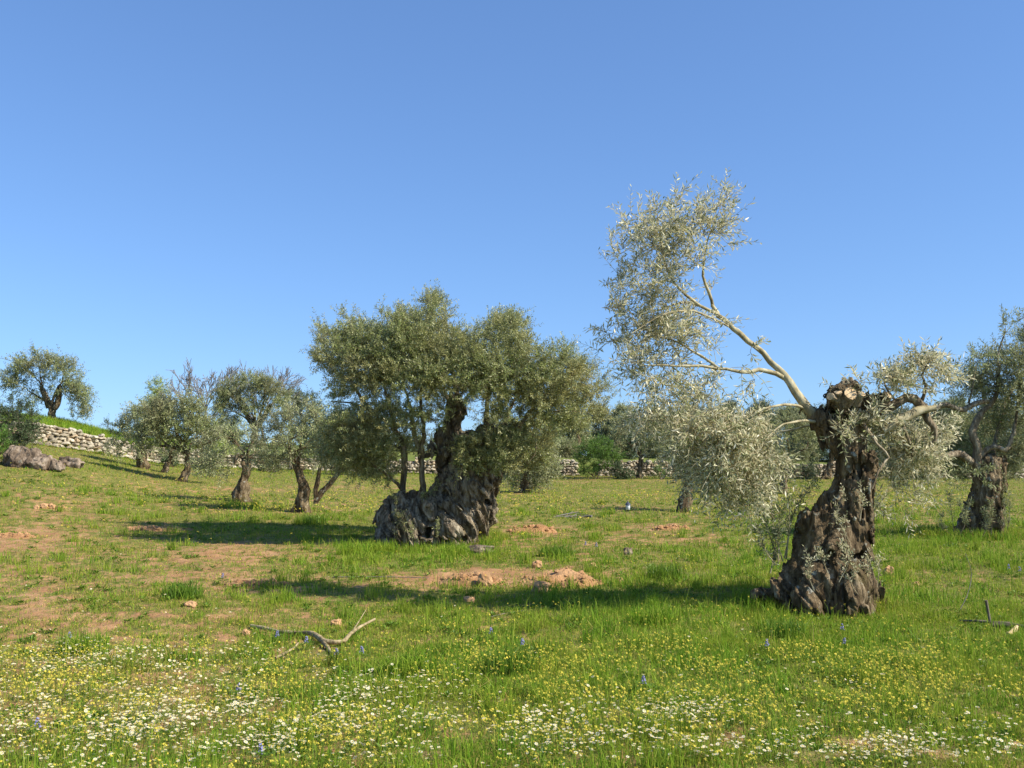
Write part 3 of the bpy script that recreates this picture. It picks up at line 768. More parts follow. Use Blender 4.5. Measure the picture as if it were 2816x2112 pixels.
LOW2 = [(950, 235, 90, 60, .6), (1250, 300, 130, 85, 1.1), (1450, 275, 150, 85, 1.2), (1650, 255, 120, 65), (1250, 450, 110, 85), (1480, 400, 150, 95, 1.3), (1680, 400, 120, 95, 1.2), (1230, 550, 80, 65, .5), (1430, 560, 150, 85, 1.3),
 (1640, 550, 130, 95, 1.2), (1780, 500, 80, 90, .8), (1380, 670, 90, 50, .6), (1530, 680, 150, 55, 1.1), (1690, 690, 100, 55, .9), (1210, 640, 40, 40, .35), (1480, 775, 90, 35, .5), (1590, 850, 60, 40, .35), (1850, 620, 50, 50, .3)]
RIGHTC = [(1000, 175, 60, 45), (1080, 215, 75, 55, 1), (1180, 110, 60, 55, .9), (1250, 75, 75, 35, .9), (1320, 110, 45, 40, .8), (1340, 190, 35, 25, .8), (1170, 210, 40, 30, .6), (870, 195, 28, 22, .7), (690, 235, 20, 25, .5),
 (800, 390, 110, 35, .35), (900, 420, 120, 50, .5), (1000, 450, 110, 70, .8), (820, 480, 100, 40, .4), (1100, 560, 130, 90, 1), (1200, 600, 130, 90, .9), (1060, 700, 100, 55, .8), (1210, 700, 80, 50, .6), (1300, 480, 80, 70, .5), (1240, 260, 50, 30, .5),
 (1060, 780, 40, 60, .4), (950, 900, 40, 60, .4), (1170, 880, 40, 70, .25), (1110, 960, 40, 40, .15)]
def leafy(g, clumps, cv, dens, dz_of, nsh, mb, rng, lenr, lkw, dirbias=(0, 0, 0.35), spread=0.8):
    T = []
    for c in clumps:
        x, y, rx, ry = c[:4]; den = c[4] if len(c) > 4 else 1.0
        n = max(1, int(round(dens * rx * ry * den)))
        q = norm(rng.normal(size=(n, 3))) * rng.uniform(0.1, 1, (n, 1)) ** 0.45
        dz = dz_of(x, y)
        for a in q: T.append(cv(x + a[0] * rx, y + a[1] * ry, dz + a[2] * 0.36))
    tips = g.grow(np.array(T))
    P, D = [], []
    for tip, d, Qp in tips:
        for k in range(nsh):
            i = rng.integers(max(0, len(Qp) // 2 - 1), len(Qp))
            P.append(Qp[i] if k else tip); D.append(d * 0.5 + rng.normal(size=3) * spread * 0.6 + np.array(dirbias))
    shoots(mb, P, D, rng.uniform(*lenr, len(P)), rng, **lkw)
    return len(P)
LK = dict(nleaf=13, ll=0.088, lw=0.019, droop=0.12, wind=(0.16, 0, 0.06), stem=0.0030)
fol = MB()
n1 = leafy(gA, [(c[0], c[1] + (55 if c[1] < 300 else 25 if c[1] < 500 else 0)) + tuple(c[2:]) for c in UPPER], R3, 0.0018, lambda x, y: 0.0 + 0.25 * math.sin(x * .013 + y * .02), 3, fol, rng, (0.18, 0.36), LK, (0.25, 0, 0.35))
LK2 = dict(LK, wind=(-.02, 0, -.10), droop=0.45)
n2 = leafy(gA, LOW1, R3, 0.0019, lambda x, y: -.2 + 0.3 * math.sin(x * .02 + y * .013), 3, fol, rng, (0.18, 0.36), LK2, (-.1, 0, 0.0))
R8 = lambda x, y, dy=0.0: pt(1400 + x / 2.458, 1050 + y / 2.458, Yr + dy)
n3 = leafy(gB, LOW2, R8, 0.0022, lambda x, y: -.2 + 0.45 * math.sin(x * .017 + y * .011), 4, fol, rng, (0.18, 0.36), LK2, (-.1, 0, -0.1))
n4 = leafy(gC, RIGHTC, R4, 0.0046, lambda x, y: (.30 if y > 380 and x > 1000 else -.1) + 0.18 * math.sin(x * .02 + y * .03), 3, fol, rng, (0.16, 0.32), dict(LK, wind=(.08, 0, 0)), (0.15, 0, 0.2))
print('shoots right', n1, n2, n3, n4)
tag(fol.build('crown', [OLIVE_NEAR, YOUNG], right, origin=RB))
for nm, g, mm, lb in (('branch', gA, YOUNG, 'tall pale branch leaning left against the sky'), ('branch', gB, YOUNG, None), ('branch', gC, GREYBARK, 'knobbly grey branch bending to the right')):
    mb = MB(); g.mesh(mb, None, 9, 4); o = mb.build(nm, mm, right, True, origin=RB)
    if lb: o['label'] = lb
# upright suckers at the foot and on the trunk
def sucker(p0, p1, parent, org, rng, r=0.007, n=16, ll=0.06, mats=None):
    mbb = MB(); p0 = np.array(p0); p1 = np.array(p1)
    m = (p0 + p1) / 2 + rng.normal(size=3) * 0.05
    Qs, rs = resample([p0, m, p1], [r, r * .7, r * .3], 0.06); tube(mbb, Qs, rs, 5, 1)
    i = rng.integers(len(Qs) // 3, len(Qs), n); i[0] = len(Qs) - 1
    shoots(mbb, Qs[i], norm(p1 - p0) + rng.normal(size=(n, 3)) * 0.5, rng.uniform(0.08, 0.16, n), rng, nleaf=7, ll=ll, lw=0.014, droop=0.05)
    mbb.build('sucker', mats or [OLIVE_NEAR, YOUNG], parent, origin=org)
for (x0, y0, x1, y1, d) in [(400, 1230, 290, 850, -.2), (420, 1230, 350, 790, -.1), (440, 1220, 455, 850, -.05), (380, 1250, 280, 1040, -.3), (430, 1215, 620, 760, .15), (350, 1300, 380, 1080, -.3), (395, 1240, 400, 960, -.35)]:
    sucker(R4(x0, y0, d), R4(x1, y1, d), right, RB, rng, .009, 30, .07, [OLIVE_DARK, YOUNG])
for (x0, y0, x1, y1, d) in [(800, 1120, 780, 860, -.45), (860, 1000, 870, 830, -.4), (840, 1250, 760, 1020, -.55), (900, 1380, 910, 1180, -.5), (740, 1350, 760, 1150, -.7), (600, 1400, 580, 1230, -.75), (930, 1000, 1010, 860, -.3), (960, 1380, 970, 1240, -.35), (680, 1300, 640, 1200, -.7), (850, 1420, 860, 1270, -.7)]:
    sucker(R4(x0, y0, d), R4(x1, y1, d), right, RB, rng, 0.005, 14, 0.05)
for ch in right.children: ch.location = (0, 0, 0)

# ------------------------------------------------------------------ the broad central olive
rng = np.random.default_rng(33)
MBASE = hit(1210, 1492); Ym = MBASE[1]; SM = Ym / F
def M2(x, y, dy=0.0): return pt(800 + x / 2.074, 750 + y / 2.074, Ym + dy)
px = SM / 2.074
main = empty('olive_tree', MBASE, 'broad ancient olive with dense bushy crown and huge gnarled hollow trunk', 'tree', 'olive trees in the grove')
caps = [
 (M2(640, 1470, -.1), M2(680, 1400), 150 * px, 140 * px), (M2(580, 1400, .15), M2(600, 1350, .1), 85 * px, 60 * px), (M2(570, 1480, -.15), M2(640, 1420, -.25), 75 * px, 85 * px),
 (M2(760, 1500, -.3), M2(820, 1380, -.2), 130 * px, 120 * px), (M2(940, 1500, -.2), M2(1000, 1300), 150 * px, 170 * px), (M2(1010, 1300), M2(1030, 1150), 160 * px, 150 * px),
 (M2(1040, 1520, -.1), M2(1090, 1300, -.1), 75 * px, 92 * px), (M2(1090, 1300, -.1), M2(1125, 1180), 90 * px, 66 * px), (M2(1130, 1250, -.2), M2(1150, 1190, -.1), 40 * px, 42 * px),
 (M2(1000, 1150), M2(940, 1050), 150 * px, 110 * px), (M2(930, 1120), M2(860, 1050), 100 * px, 68 * px), (M2(860, 1050), M2(880, 950), 66 * px, 55 * px), (M2(890, 960), M2(925, 800), 58 * px, 50 * px), (M2(925, 800), M2(950, 725), 48 * px, 34 * px),
 (M2(960, 1060), M2(1090, 930, .05), 100 * px, 62 * px), (M2(1090, 930, .05), M2(1200, 920, .1), 60 * px, 48 * px), (M2(1200, 920, .1), M2(1310, 880, .15), 46 * px, 32 * px),
 (M2(800, 1420, .5), M2(1000, 1350, .5), 150 * px, 150 * px), (M2(900, 1480, -.6), M2(930, 1350, -.35), 60 * px, 50 * px), (M2(1000, 1500, -.6), M2(1000, 1350, -.4), 45 * px, 50 * px),
 (M2(690, 1500, -.6), M2(700, 1420, -.45), 60 * px, 55 * px),
]
holes = [(M2(760, 1488, -1.4), M2(790, 1484, -.35), 0.13, 0.12), (M2(730, 1490, -1.3), M2(820, 1485, -.75), 0.09, 0.08), (M2(1085, 1330, -1.2), M2(1090, 1370, .1), 0.045, 0.05), (M2(1130, 1320, -1.0), M2(1120, 1300, -.1), 0.08, 0.07), (M2(890, 1540, -1.4), M2(890, 1530, -.6), .06, .05), (M2(990, 1540, -1.4), M2(985, 1520, -.5), .07, .06),
         (M2(880, 1100, -.9), M2(880, 1080, -.25), .07, .06), (M2(900, 1300, -.9), M2(880, 1250, -.3), .06, .05)]
V, Q = gnarled(caps, holes, h=0.021, k=0.09, twist=0.8, ridge=0.095, lump=0.12, centre=MBASE, freq=4.0, zstretch=0.24, crack=.15, seed=11)
mb = MB(); mb.add(V, Q); mb.build('trunk', PALEBARK, main, True, origin=MBASE)
g = Grower(rng)
g.limb([M2(630, 1300), M2(645, 1150), M2(640, 1000, .05), M2(590, 890, .05), M2(480, 800, 0), M2(400, 720, -.05), M2(340, 610, -.1), M2(210, 555, -.1)], [0.075, 0.065, 0.06, 0.055, 0.045, 0.038, 0.028, 0.012], 0.12, 0.3)
g.limb([M2(745, 1330, -.25), M2(748, 1180, -.25), M2(742, 1050, -.22), M2(710, 950, -.2), M2(690, 830, -.25), M2(660, 700, -.3), M2(600, 520, -.35)], [0.08, 0.062, 0.058, 0.05, 0.04, 0.03, 0.014], 0.12, 0.35)
g.limb([M2(748, 1060, -.22), M2(758, 900, -.3), M2(740, 720, -.4), M2(760, 520, -.5), M2(800, 350, -.4)], [0.048, 0.04, 0.032, 0.022, 0.01], 0.12, 0.3)
g.limb([M2(600, 890), M2(560, 760, .4), M2(520, 600, .7), M2(440, 450, .8)], [0.04, 0.032, 0.024, 0.01], 0.12, 0.2)
g.limb([M2(480, 800), M2(350, 745, -.3), M2(230, 735, -.5)], [0.028, 0.02, 0.008], 0.12, 0.2)
g.limb([M2(640, 1240), M2(570, 1170, -.4), M2(480, 1100, -.6), M2(400, 1010, -.7), M2(300, 950, -.7)], [0.035, 0.03, 0.026, 0.018, 0.008], 0.12, 0.3)
g.limb([M2(620, 1000, .05), M2(500, 950, .4), M2(380, 900, .6), M2(270, 900, .7)], [0.03, 0.024, 0.016, 0.007], 0.12, 0.3)
g.limb([M2(945, 740), M2(930, 600, .1), M2(870, 430, .1), M2(835, 260, 0)], [0.06, 0.045, 0.028, 0.008], 0.12, 0.2)
g.limb([M2(930, 800), M2(860, 650, .5), M2(720, 520, .9), M2(560, 400, 1.0)], [0.05, 0.038, 0.026, 0.01], 0.12, 0.2)
g.limb([M2(1110, 920), M2(1122, 780, -.1), M2(1130, 690, -.12), M2(1205, 652, -.15), M2(1255, 560, -.2), M2(1300, 400, -.2), M2(1250, 280, -.2)], [0.06, 0.05, 0.046, 0.04, 0.032, 0.02, 0.008], 0.1, 0.25)
g.limb([M2(1130, 700, -.12), M2(1080, 560, .2), M2(1020, 420, .4)], [0.035, 0.025, 0.01], 0.1, 0.2)
g.limb([M2(1300, 885, .15), M2(1370, 780, .1), M2(1460, 690, 0), M2(1560, 640, -.1), M2(1660, 560, -.1)], [0.05, 0.04, 0.03, 0.022, 0.008], 0.1, 0.2)
g.limb([M2(1340, 860, .1), M2(1440, 805, -.2), M2(1560, 790, -.4), M2(1690, 800, -.5)], [0.035, 0.026, 0.018, 0.008], 0.1, 0.2)
g.limb([M2(1200, 900, .1), M2(1260, 760, .5), M2(1350, 600, .8), M2(1450, 480, .9)], [0.045, 0.035, 0.025, 0.01], 0.1, 0.2)
g.limb([M2(1050, 990, -.2), M2(1100, 1000, -.6), M2(1200, 1010, -.9), M2(1290, 1000, -1.0)], [0.03, 0.024, 0.016, 0.007], 0.1, 0.2)
g.limb([M2(950, 1000, -.3), M2(960, 1010, -.7), M2(1020, 1060, -.85), M2(1100, 1090, -.9)], [0.025, 0.02, 0.014, 0.007], 0.1, 0.2)
g.limb([M2(1300, 890, .15), M2(1380, 930, .3), M2(1400, 1010, .4), M2(1350, 1090, .4)], [0.03, 0.022, 0.016, 0.008], 0.1, 0.2)
CR = [(230, 430, 110, 120), (300, 240, 35, 50, .5), (180, 330, 40, 60, .6), (380, 340, 150, 110), (560, 300, 140, 110), (600, 200, 40, 50, .6), (700, 290, 140, 110), (800, 120, 45, 60, .8), (840, 190, 70, 90), (790, 320, 160, 120), (980, 390, 100, 90),
 (1130, 330, 80, 110, .8), (1200, 270, 90, 90), (1270, 330, 90, 140), (1350, 500, 120, 100), (1540, 450, 70, 80, .8), (1530, 540, 110, 90), (1640, 560, 90, 90), (1760, 670, 60, 70, .7), (450, 500, 180, 130), (650, 480, 180, 130), (850, 520, 180, 130),
 (1050, 560, 170, 130), (1220, 600, 150, 130), (1430, 660, 170, 110), (1600, 720, 140, 80, .9), (620, 640, 150, 90), (820, 670, 150, 90), (320, 660, 110, 80, .6), (440, 650, 100, 80, .8), (1000, 690, 120, 80, .8), (1150, 770, 110, 60, .6), (1350, 760, 110, 70, .7), (1500, 850, 120, 60, .7),
 (1700, 800, 80, 60, .6), (420, 860, 110, 70, .6), (300, 920, 130, 80, .9), (450, 980, 130, 90, .9), (240, 1020, 90, 60, .6), (400, 1080, 110, 60, .7), (560, 1010, 70, 80, .5), (240, 720, 60, 40, .5)]
CR = [(c[0], c[1] + (38 if c[1] < 420 else 18 if c[1] < 600 else 0)) + tuple(c[2:]) for c in CR]
CR += [(330, 500, 190, 170, .45), (620, 470, 250, 190, .5), (900, 520, 250, 200, .5), (1180, 560, 240, 200, .5), (1450, 640, 220, 150, .5), (380, 870, 180, 110, .6), (260, 980, 120, 90, .6), (470, 1060, 130, 90, .6), (350, 1120, 130, 60, .5), (1500, 780, 180, 90, .5)]
CR += [(540, 800, 150, 70, .8), (700, 800, 130, 60, .8), (620, 900, 130, 60, .7), (840, 820, 90, 60, .7), (500, 1150, 130, 50, .5), (330, 1010, 140, 80, .8), (700, 960, 120, 60, .45), (560, 1080, 90, 60, .6), (1200, 840, 130, 50, .7), (1400, 860, 120, 50, .7), (1620, 850, 110, 50, .5)]
LOWF = [(1050, 980, 120, 60, .9), (1200, 980, 130, 70, 1.1), (1300, 950, 90, 60, .9), (1030, 1070, 110, 50, .9), (1160, 1080, 110, 60, .8), (960, 1000, 60, 30, .6)]
LOWB = [(1380, 1000, 100, 80, .6), (1330, 1040, 90, 80, .9), (1420, 960, 70, 60, .6), (1280, 1110, 60, 40, .6)]
fol = MB()
T = []
def dome(x, y): return 1.75 * math.sqrt(max(0.05, 1 - ((x - 880) / 1000.0) ** 2)) * math.sqrt(max(0.12, 1 - ((y - 650) / 560.0) ** 2))
for c in CR:
    x, y, rx, ry = c[:4]; den = c[4] if len(c) > 4 else 1.0
    n = max(2, int(0.0040 * rx * ry * den)); w = dome(x, y)
    for _ in range(n):
        qv = norm(rng.normal(size=3)) * rng.uniform(0.1, 1) ** 0.45
        d = w * (1 if rng.uniform() < .15 else math.copysign(abs(rng.uniform(-1, 1)) ** .6, rng.uniform(-1, .75)))
        T.append(M2(x + qv[0] * rx, y + qv[1] * ry, np.clip(d, -w, w)))
for LL, dd in ((LOWF, -.85), (LOWB, .75)):
    for c in LL:
        x, y, rx, ry = c[:4]
        for _ in range(int(0.0036 * rx * ry * c[4])):
            qv = norm(rng.normal(size=3)) * rng.uniform(0.1, 1) ** 0.45
            T.append(M2(x + qv[0] * rx, y + qv[1] * ry, dd + qv[2] * .3))
print('main targets', len(T))
tips = g.grow(np.array(T), rmax=0.022)
P, D = [], []
cc = M2(900, 800)
for tip, d, Qp in tips:
    for k in range(5):
        i = rng.integers(max(0, len(Qp) // 2 - 1), len(Qp))
        P.append(Qp[i] if k else tip); D.append(d * 0.45 + norm(tip - cc) * 0.35 + rng.normal(size=3) * .42 + np.array([.06, 0, .38]))
P = np.array(P); 
shoots(fol, P, D, rng.uniform(0.16, 0.40, len(P)), rng, nleaf=20, ll=0.076, lw=0.0185, droop=0.06, stem=0.0022)
print('main shoots', len(P))
fol.build('crown', [OLIVE_MAIN, TWIG], main, origin=MBASE)
mb = MB(); g.mesh(mb, True, 9, 4); mb.build('branch', GREYBARK, main, True, origin=MBASE)
mb = MB(); g.mesh(mb, False, 9, 4); o = mb.build('twigs', TWIG, main, True, origin=MBASE)
for (x0, y0, x1, y1, d) in [(610, 1500, 600, 1290, -.75), (660, 1540, 640, 1380, -.75), (580, 1540, 620, 1400, -.8), (720, 1330, 790, 1260, -.6), (820, 1290, 830, 1190, -.6), (700, 1560, 690, 1440, -.9), (640, 1300, 560, 1220, -.2), (850, 1540, 840, 1440, -.9)]:
    sucker(M2(x0, y0, d), M2(x1, y1, d), main, MBASE, rng, 0.006, 18, 0.06, [OLIVE_MAIN, TWIG])
for ch in main.children: ch.location = (0, 0, 0)

# ------------------------------------------------------------------ the olive at the right edge
rng = np.random.default_rng(45)
EB = hit(2690, 1478); Ye = EB[1]; px = Ye / F / 2.074
def E4(x, y, dy=0.0): return pt(1950 + x / 2.074, 950 + y / 2.074, Ye + dy)
edge = empty('olive_tree', EB, 'old olive at the right edge with flared grey trunk and crooked dark limbs', 'tree', 'olive trees in the grove')
caps = [(E4(1560, 1080), E4(1570, 930), 118 * px, 95 * px), (E4(1570, 930), E4(1595, 780), 92 * px, 88 * px), (E4(1595, 780), E4(1600, 680), 88 * px, 80 * px), (E4(1540, 740), E4(1528, 680), 40 * px, 32 * px),
        (E4(1480, 1060), E4(1510, 900), 60 * px, 48 * px), (E4(1620, 1080, -.2), E4(1630, 900, -.1), 50 * px, 50 * px), (E4(1670, 780, .05), E4(1675, 660, .05), 40 * px, 35 * px), (E4(1440, 1080), E4(1480, 1000), 40 * px, 40 * px)]
holes = [(E4(1640, 940, -1.2), E4(1645, 990, -.35), .06, .07), (E4(1640, 1060, -1.2), E4(1640, 1060, -.3), .07, .06), (E4(1545, 1000, -1.2), E4(1548, 960, -.45), .045, .045)]
caps = [(a_, b_, ra_ * .86, rb_ * .86) for a_, b_, ra_, rb_ in caps]
V, Q = gnarled(caps, holes, h=0.028, k=0.12, twist=0.3, ridge=0.045, lump=0.06, centre=EB, freq=5, seed=21)
mb = MB(); mb.add(V, Q); mb.build('trunk', BARK, edge, True, origin=EB)
g = Grower(rng)
g.limb([E4(1530, 720), E4(1530, 600, -.1), E4(1500, 490, -.15), E4(1545, 400, -.15), E4(1620, 310, -.2), E4(1650, 180, -.2), E4(1650, 50, -.2), E4(1690, -80, -.2)], [0.11, 0.085, 0.08, 0.07, 0.06, 0.04, 0.028, 0.01], 0.12, 0.3)
g.limb([E4(1600, 318, -.2), E4(1520, 328, -.3), E4(1455, 368, -.35), E4(1390, 355, -.4), E4(1320, 345, -.45), E4(1280, 400, -.5)], [0.055, 0.06, 0.06, 0.05, 0.05, 0.03], 0.12, 0.2)
g.limb([E4(1530, 700), E4(1480, 650, -.1), E4(1410, 620, -.2), E4(1310, 645, -.3), E4(1275, 620, -.35), E4(1285, 560, -.4)], [0.09, 0.08, 0.072, 0.068, 0.06, 0.05], 0.12, 0.2)
g.limb([E4(1540, 680), E4(1570, 610, -.1), E4(1630, 580, -.15), E4(1690, 600, -.2), E4(1730, 520, -.2), E4(1760, 350, -.2), E4(1770, 100, -.2)], [0.08, 0.07, 0.06, 0.055, 0.045, 0.03, 0.012], 0.12, 0.2)
g.limb([E4(1480, 330, -.3), E4(1500, 250, -.3), E4(1520, 120, -.3)], [0.03, 0.02, 0.008], 0.12, 0.2)
g.limb([E4(1600, 700), E4(1640, 500, .4), E4(1700, 300, .6), E4(1800, 150, .7)], [0.07, 0.05, 0.035, 0.012], 0.12, 0.2)
ECR = [(1540, 60, 60, 45, .8), (1650, 60, 80, 60), (1750, 100, 70, 110), (1790, -60, 55, 110, .9), (1690, -110, 40, 60, .5), (1500, 180, 70, 60, .9), (1600, 230, 90, 65), (1720, 250, 90, 90), (1480, 280, 60, 40, .8), (1440, 200, 40, 50, .4), (1400, 440, 100, 70), (1330, 540, 90, 65, .8), (1470, 540, 80, 60, .7),
 (1240, 660, 80, 55, .8), (1600, 450, 100, 80, .8), (1700, 420, 90, 80), (1760, 600, 60, 110), (1650, 620, 80, 60, .7), (1370, 700, 110, 40, .8), (1180, 690, 90, 50, .6), (1720, 710, 50, 50, .8), (1840, 300, 80, 150), (1850, 50, 60, 150, .8), (1860, 550, 70, 120), (1260, 420, 70, 50, .5), (1420, 620, 80, 50, .6), (1560, 740, 80, 30, .5), (1330, 760, 70, 40, .35)]
fol = MB()
leafy(g, ECR + [(1300, 480, 120, 110, .7), (1560, 180, 130, 130, .4), (1330, 620, 130, 80, .7), (1200, 560, 80, 100, .6)], E4, 0.0034, lambda x, y: (.75 if 280 < y < 720 and x < 1700 else -.1) + 0.5 * math.sin(x * .023 + y * .017), 4, fol, rng, (0.25, 0.5), dict(nleaf=16, ll=0.095, lw=0.022, droop=0.15, wind=(.06, 0, .02), stem=.003), (0.1, 0, 0.25))
fol.build('crown', [OLIVE_FAR, TWIG], edge, origin=EB)
mb = MB(); g.mesh(mb, None, 9, 4); mb.build('branch', GREYBARK, edge, True, origin=EB)
for (x0, y0, x1, y1, d) in [(1400, 1080, 1370, 860, -.4), (1380, 1080, 1330, 980, -.4), (1430, 1080, 1420, 900, -.5), (1500, 1080, 1490, 900, -.7), (1560, 1090, 1570, 950, -.8), (1690, 1100, 1710, 850, -.3), (1660, 1090, 1690, 920, -.4), (1700, 1000, 1690, 750, -.3), (1610, 1080, 1600, 900, -.8)]:
    sucker(E4(x0, y0, d), E4(x1, y1, d), edge, EB, rng, 0.008, 26, 0.085, [OLIVE_FAR, TWIG])
for ch in edge.children: ch.location = (0, 0, 0)

# ------------------------------------------------------------------ smaller and farther trees
def tree(label, base, trunk, clumps, leafm, rng, Y, name='olive_tree', cat='tree', group='olive trees in the grove', leaf=(0.13, 0.034), dens=1.0, thick=None, barkm=None, limbs=True, upbias=0.3, extra=(), nsh=5, hollow=0.35):
    """trunk: [(px, py, half-width px)...] from the base up; clumps: ellipses of foliage (px, py, rx, ry[, density])"""
    s = Y / F
    root = empty(name, base, label, cat, group)
    mb = MB()
    top = None
    if trunk:
        P_ = [pt(a, b, Y) for a, b, _ in trunk]; P_[0] = np.array([P_[0][0], Y, min(P_[0][2], base[2]) - 0.12])
        R_ = [w * s * .66 for _, _, w in trunk]
        Q_, r_ = resample(P_, R_, 0.06)
        n, sd = len(Q_), 26
        th = np.arange(sd) / sd * 2 * np.pi
        ring = Q_[:, None] + (r_[:, None, None] * np.stack([np.cos(th), np.sin(th) * .85, 0 * th], -1)[None])
        flat_ = ring.reshape(-1, 3)
        nv = norm((ring - Q_[:, None]).reshape(-1, 3))
        rr = np.repeat(r_, sd)
        fr = 0.55 / max(0.1, r_.mean())
        loc = flat_ - base
        tw = loc[:, 2:3] * 0.8
        rot = np.concatenate([loc[:, :1] * np.cos(tw) - loc[:, 1:2] * np.sin(tw), loc[:, :1] * np.sin(tw) + loc[:, 1:2] * np.cos(tw), loc[:, 2:] * .35], -1)
        dsp = (0.5 - np.abs(perlin(rot * fr * 2.0 + base[0])) * 2) * 0.45 + (0.5 - np.abs(perlin(rot * fr * 4.5 + base[0])) * 2) * 0.16 + perlin(loc * fr * .9 + base[1]) * 0.55
        ring = (flat_ + nv * (rr * dsp)[:, None]).reshape(n, sd, 3)
        i = np.arange(n - 1)[:, None] * sd; j = np.arange(sd)[None]
        mb.add(ring.reshape(-1, 3), np.stack([i + j, i + (j + 1) % sd, i + sd + (j + 1) % sd, i + sd + j], -1).reshape(-1, 4))
        mb.add(ring[-1], np.arange(sd)[None])
        top = Q_[-1]; rt = r_[-1]
    g = Grower(rng)
    cs = np.array([c[:4] for c in clumps], float)
    if top is None:
        top = base + np.array([0, 0, 0.05]); rt = 0.06
        for k in range(5): g.limb([base + np.array([rng.normal() * .2, rng.normal() * .2, -0.05]), base + np.array([rng.normal() * .3, rng.normal() * .3, .4])], [0.03, 0.02], .15, 0)
    else:
        wts = cs[:, 2] * cs[:, 3]
        wts = np.where(cs[:, 1] < trunk[-1][1] - 20, wts, 0); order = [q_ for q_ in np.argsort(-wts)[:6] if wts[q_] > 0]
        for k in order[:5]:
            c = pt(cs[k, 0], cs[k, 1], Y) + np.array([0, rng.normal() * cs[k, 2] * s * .5, 0])
            m = (top + c) / 2 + rng.normal(size=3) * 0.18 + np.array([0, 0, .05])
            g.limb([top - np.array([0, 0, rt * .6]), m, c], [rt * 0.45, rt * .26, 0.012], 0.15, 0.25)
    for e in extra:
        Pe = [pt(a, b, Y) for a, b, _ in e]; g.limb(Pe, [max(0.008, w * s) for *_, w in e], 0.12, 0.4)
    T = []
    th_ = thick if thick is not None else max(c[2] for c in clumps) * s * 1.0
    for c in clumps:
        x, y, rx, ry = c[:4]; den = c[4] if len(c) > 4 else 1.0
        area = rx * ry * s * s * 3.14
        n = max(4, int(area * 21 * den * dens))
        qv = norm(rng.normal(size=(n, 3))) * rng.uniform(hollow, 1, (n, 1))
        for a in qv:
            T.append(pt(x + a[0] * rx, y + a[1] * ry, Y) + np.array([0, a[2] * min(th_, (rx + ry) / 2 * s * 1.4) + 0, 0]))
    tips = g.grow(np.array(T), rmax=0.03, rtip=0.005, step=0.3)
    Pp, Dd = [], []
    cc = np.mean(T, 0)
    for tip, d, Qp in tips:
        for k in range(nsh):
            ii = rng.integers(max(0, len(Qp) // 2), len(Qp))
            Pp.append(Qp[ii] if k else tip); Dd.append(d * .4 + norm(tip - cc) * .4 + rng.normal(size=3) * .45 + np.array([0, 0, upbias]))
    f = MB()
    ls = leaf[0] * 3.4
    shoots(f, Pp, Dd, rng.uniform(ls * .6, ls * 1.2, len(Pp)), rng, nleaf=12, ll=leaf[0], lw=leaf[1], droop=0.08, stem=0.004)
    f.build('crown', [leafm, TWIG], root, origin=base)
    g.mesh(mb, None, 7, 3)
    mb.build('trunk', barkm or BARK, root, True, origin=base)
    for ch in root.children: ch.location = (0, 0, 0)
    return root

def field_tree(label, bx, by, *a, **k):
    b = hit(bx, by); return tree(label, b, *a, Y=b[1], **k)
def terrace_tree(label, bx, d, *a, **k):
    Y = float(wall_Y(bx)) + d; x = (bx - 1408) / F * Y
    b = np.array([x, Y, float(terrace_z(np.array(float(bx)), np.array(Y)))]); return tree(label, b, *a, Y=Y, **k)
rg = lambda s: np.random.default_rng(s)

# left part of the field
field_tree('young grey olive with leaning trunk and thin side stems left of the broad tree', 830, 1410, [(835, 1415, 42), (832, 1390, 30), (838, 1350, 22), (822, 1300, 20), (815, 1285, 18)],
 [(770, 1160, 55, 40), (830, 1140, 60, 45), (880, 1180, 55, 50), (800, 1210, 70, 45), (750, 1230, 50, 40, .8), (900, 1240, 50, 40, .8), (850, 1250, 60, 40, .8), (740, 1190, 40, 35, .7), (930, 1160, 30, 40, .6), (720, 1250, 50, 40, .8), (790, 1265, 70, 30, .7), (900, 1280, 50, 25, .5), (850, 1190, 90, 40), (740, 1270, 60, 25, .7), (960, 1230, 60, 50, .8), (960, 1280, 50, 25, .6)],
 OLIVE_PALE, rg(101), leaf=(0.10, 0.026), extra=[[(868, 1385, 8), (872, 1330, 6), (884, 1260, 4), (880, 1200, 3)], [(870, 1375, 9), (905, 1330, 7), (935, 1295, 5), (950, 1250, 3)]])
field_tree('stumpy olive with hooked bare branch in front of the stone wall', 665, 1380, [(668, 1385, 38), (665, 1360, 30), (668, 1325, 22), (680, 1290, 15), (682, 1255, 12)],
 [(600, 1250, 50, 40, .8), (570, 1290, 45, 35, .7), (640, 1215, 50, 35, .7), (700, 1210, 40, 30, .6), (740, 1250, 50, 25, .6), (560, 1225, 40, 35, .7), (610, 1310, 40, 25, .5), (590, 1270, 70, 45, .9), (740, 1230, 60, 35, .7), (640, 1200, 70, 30, .8)],
 OLIVE_PALE, rg(102), leaf=(0.11, 0.03), dens=.8, extra=[[(672, 1300, 7), (668, 1262, 6), (658, 1252, 5), (648, 1262, 5), (645, 1275, 4)], [(690, 1262, 7), (705, 1264, 6), (725, 1275, 4)]])
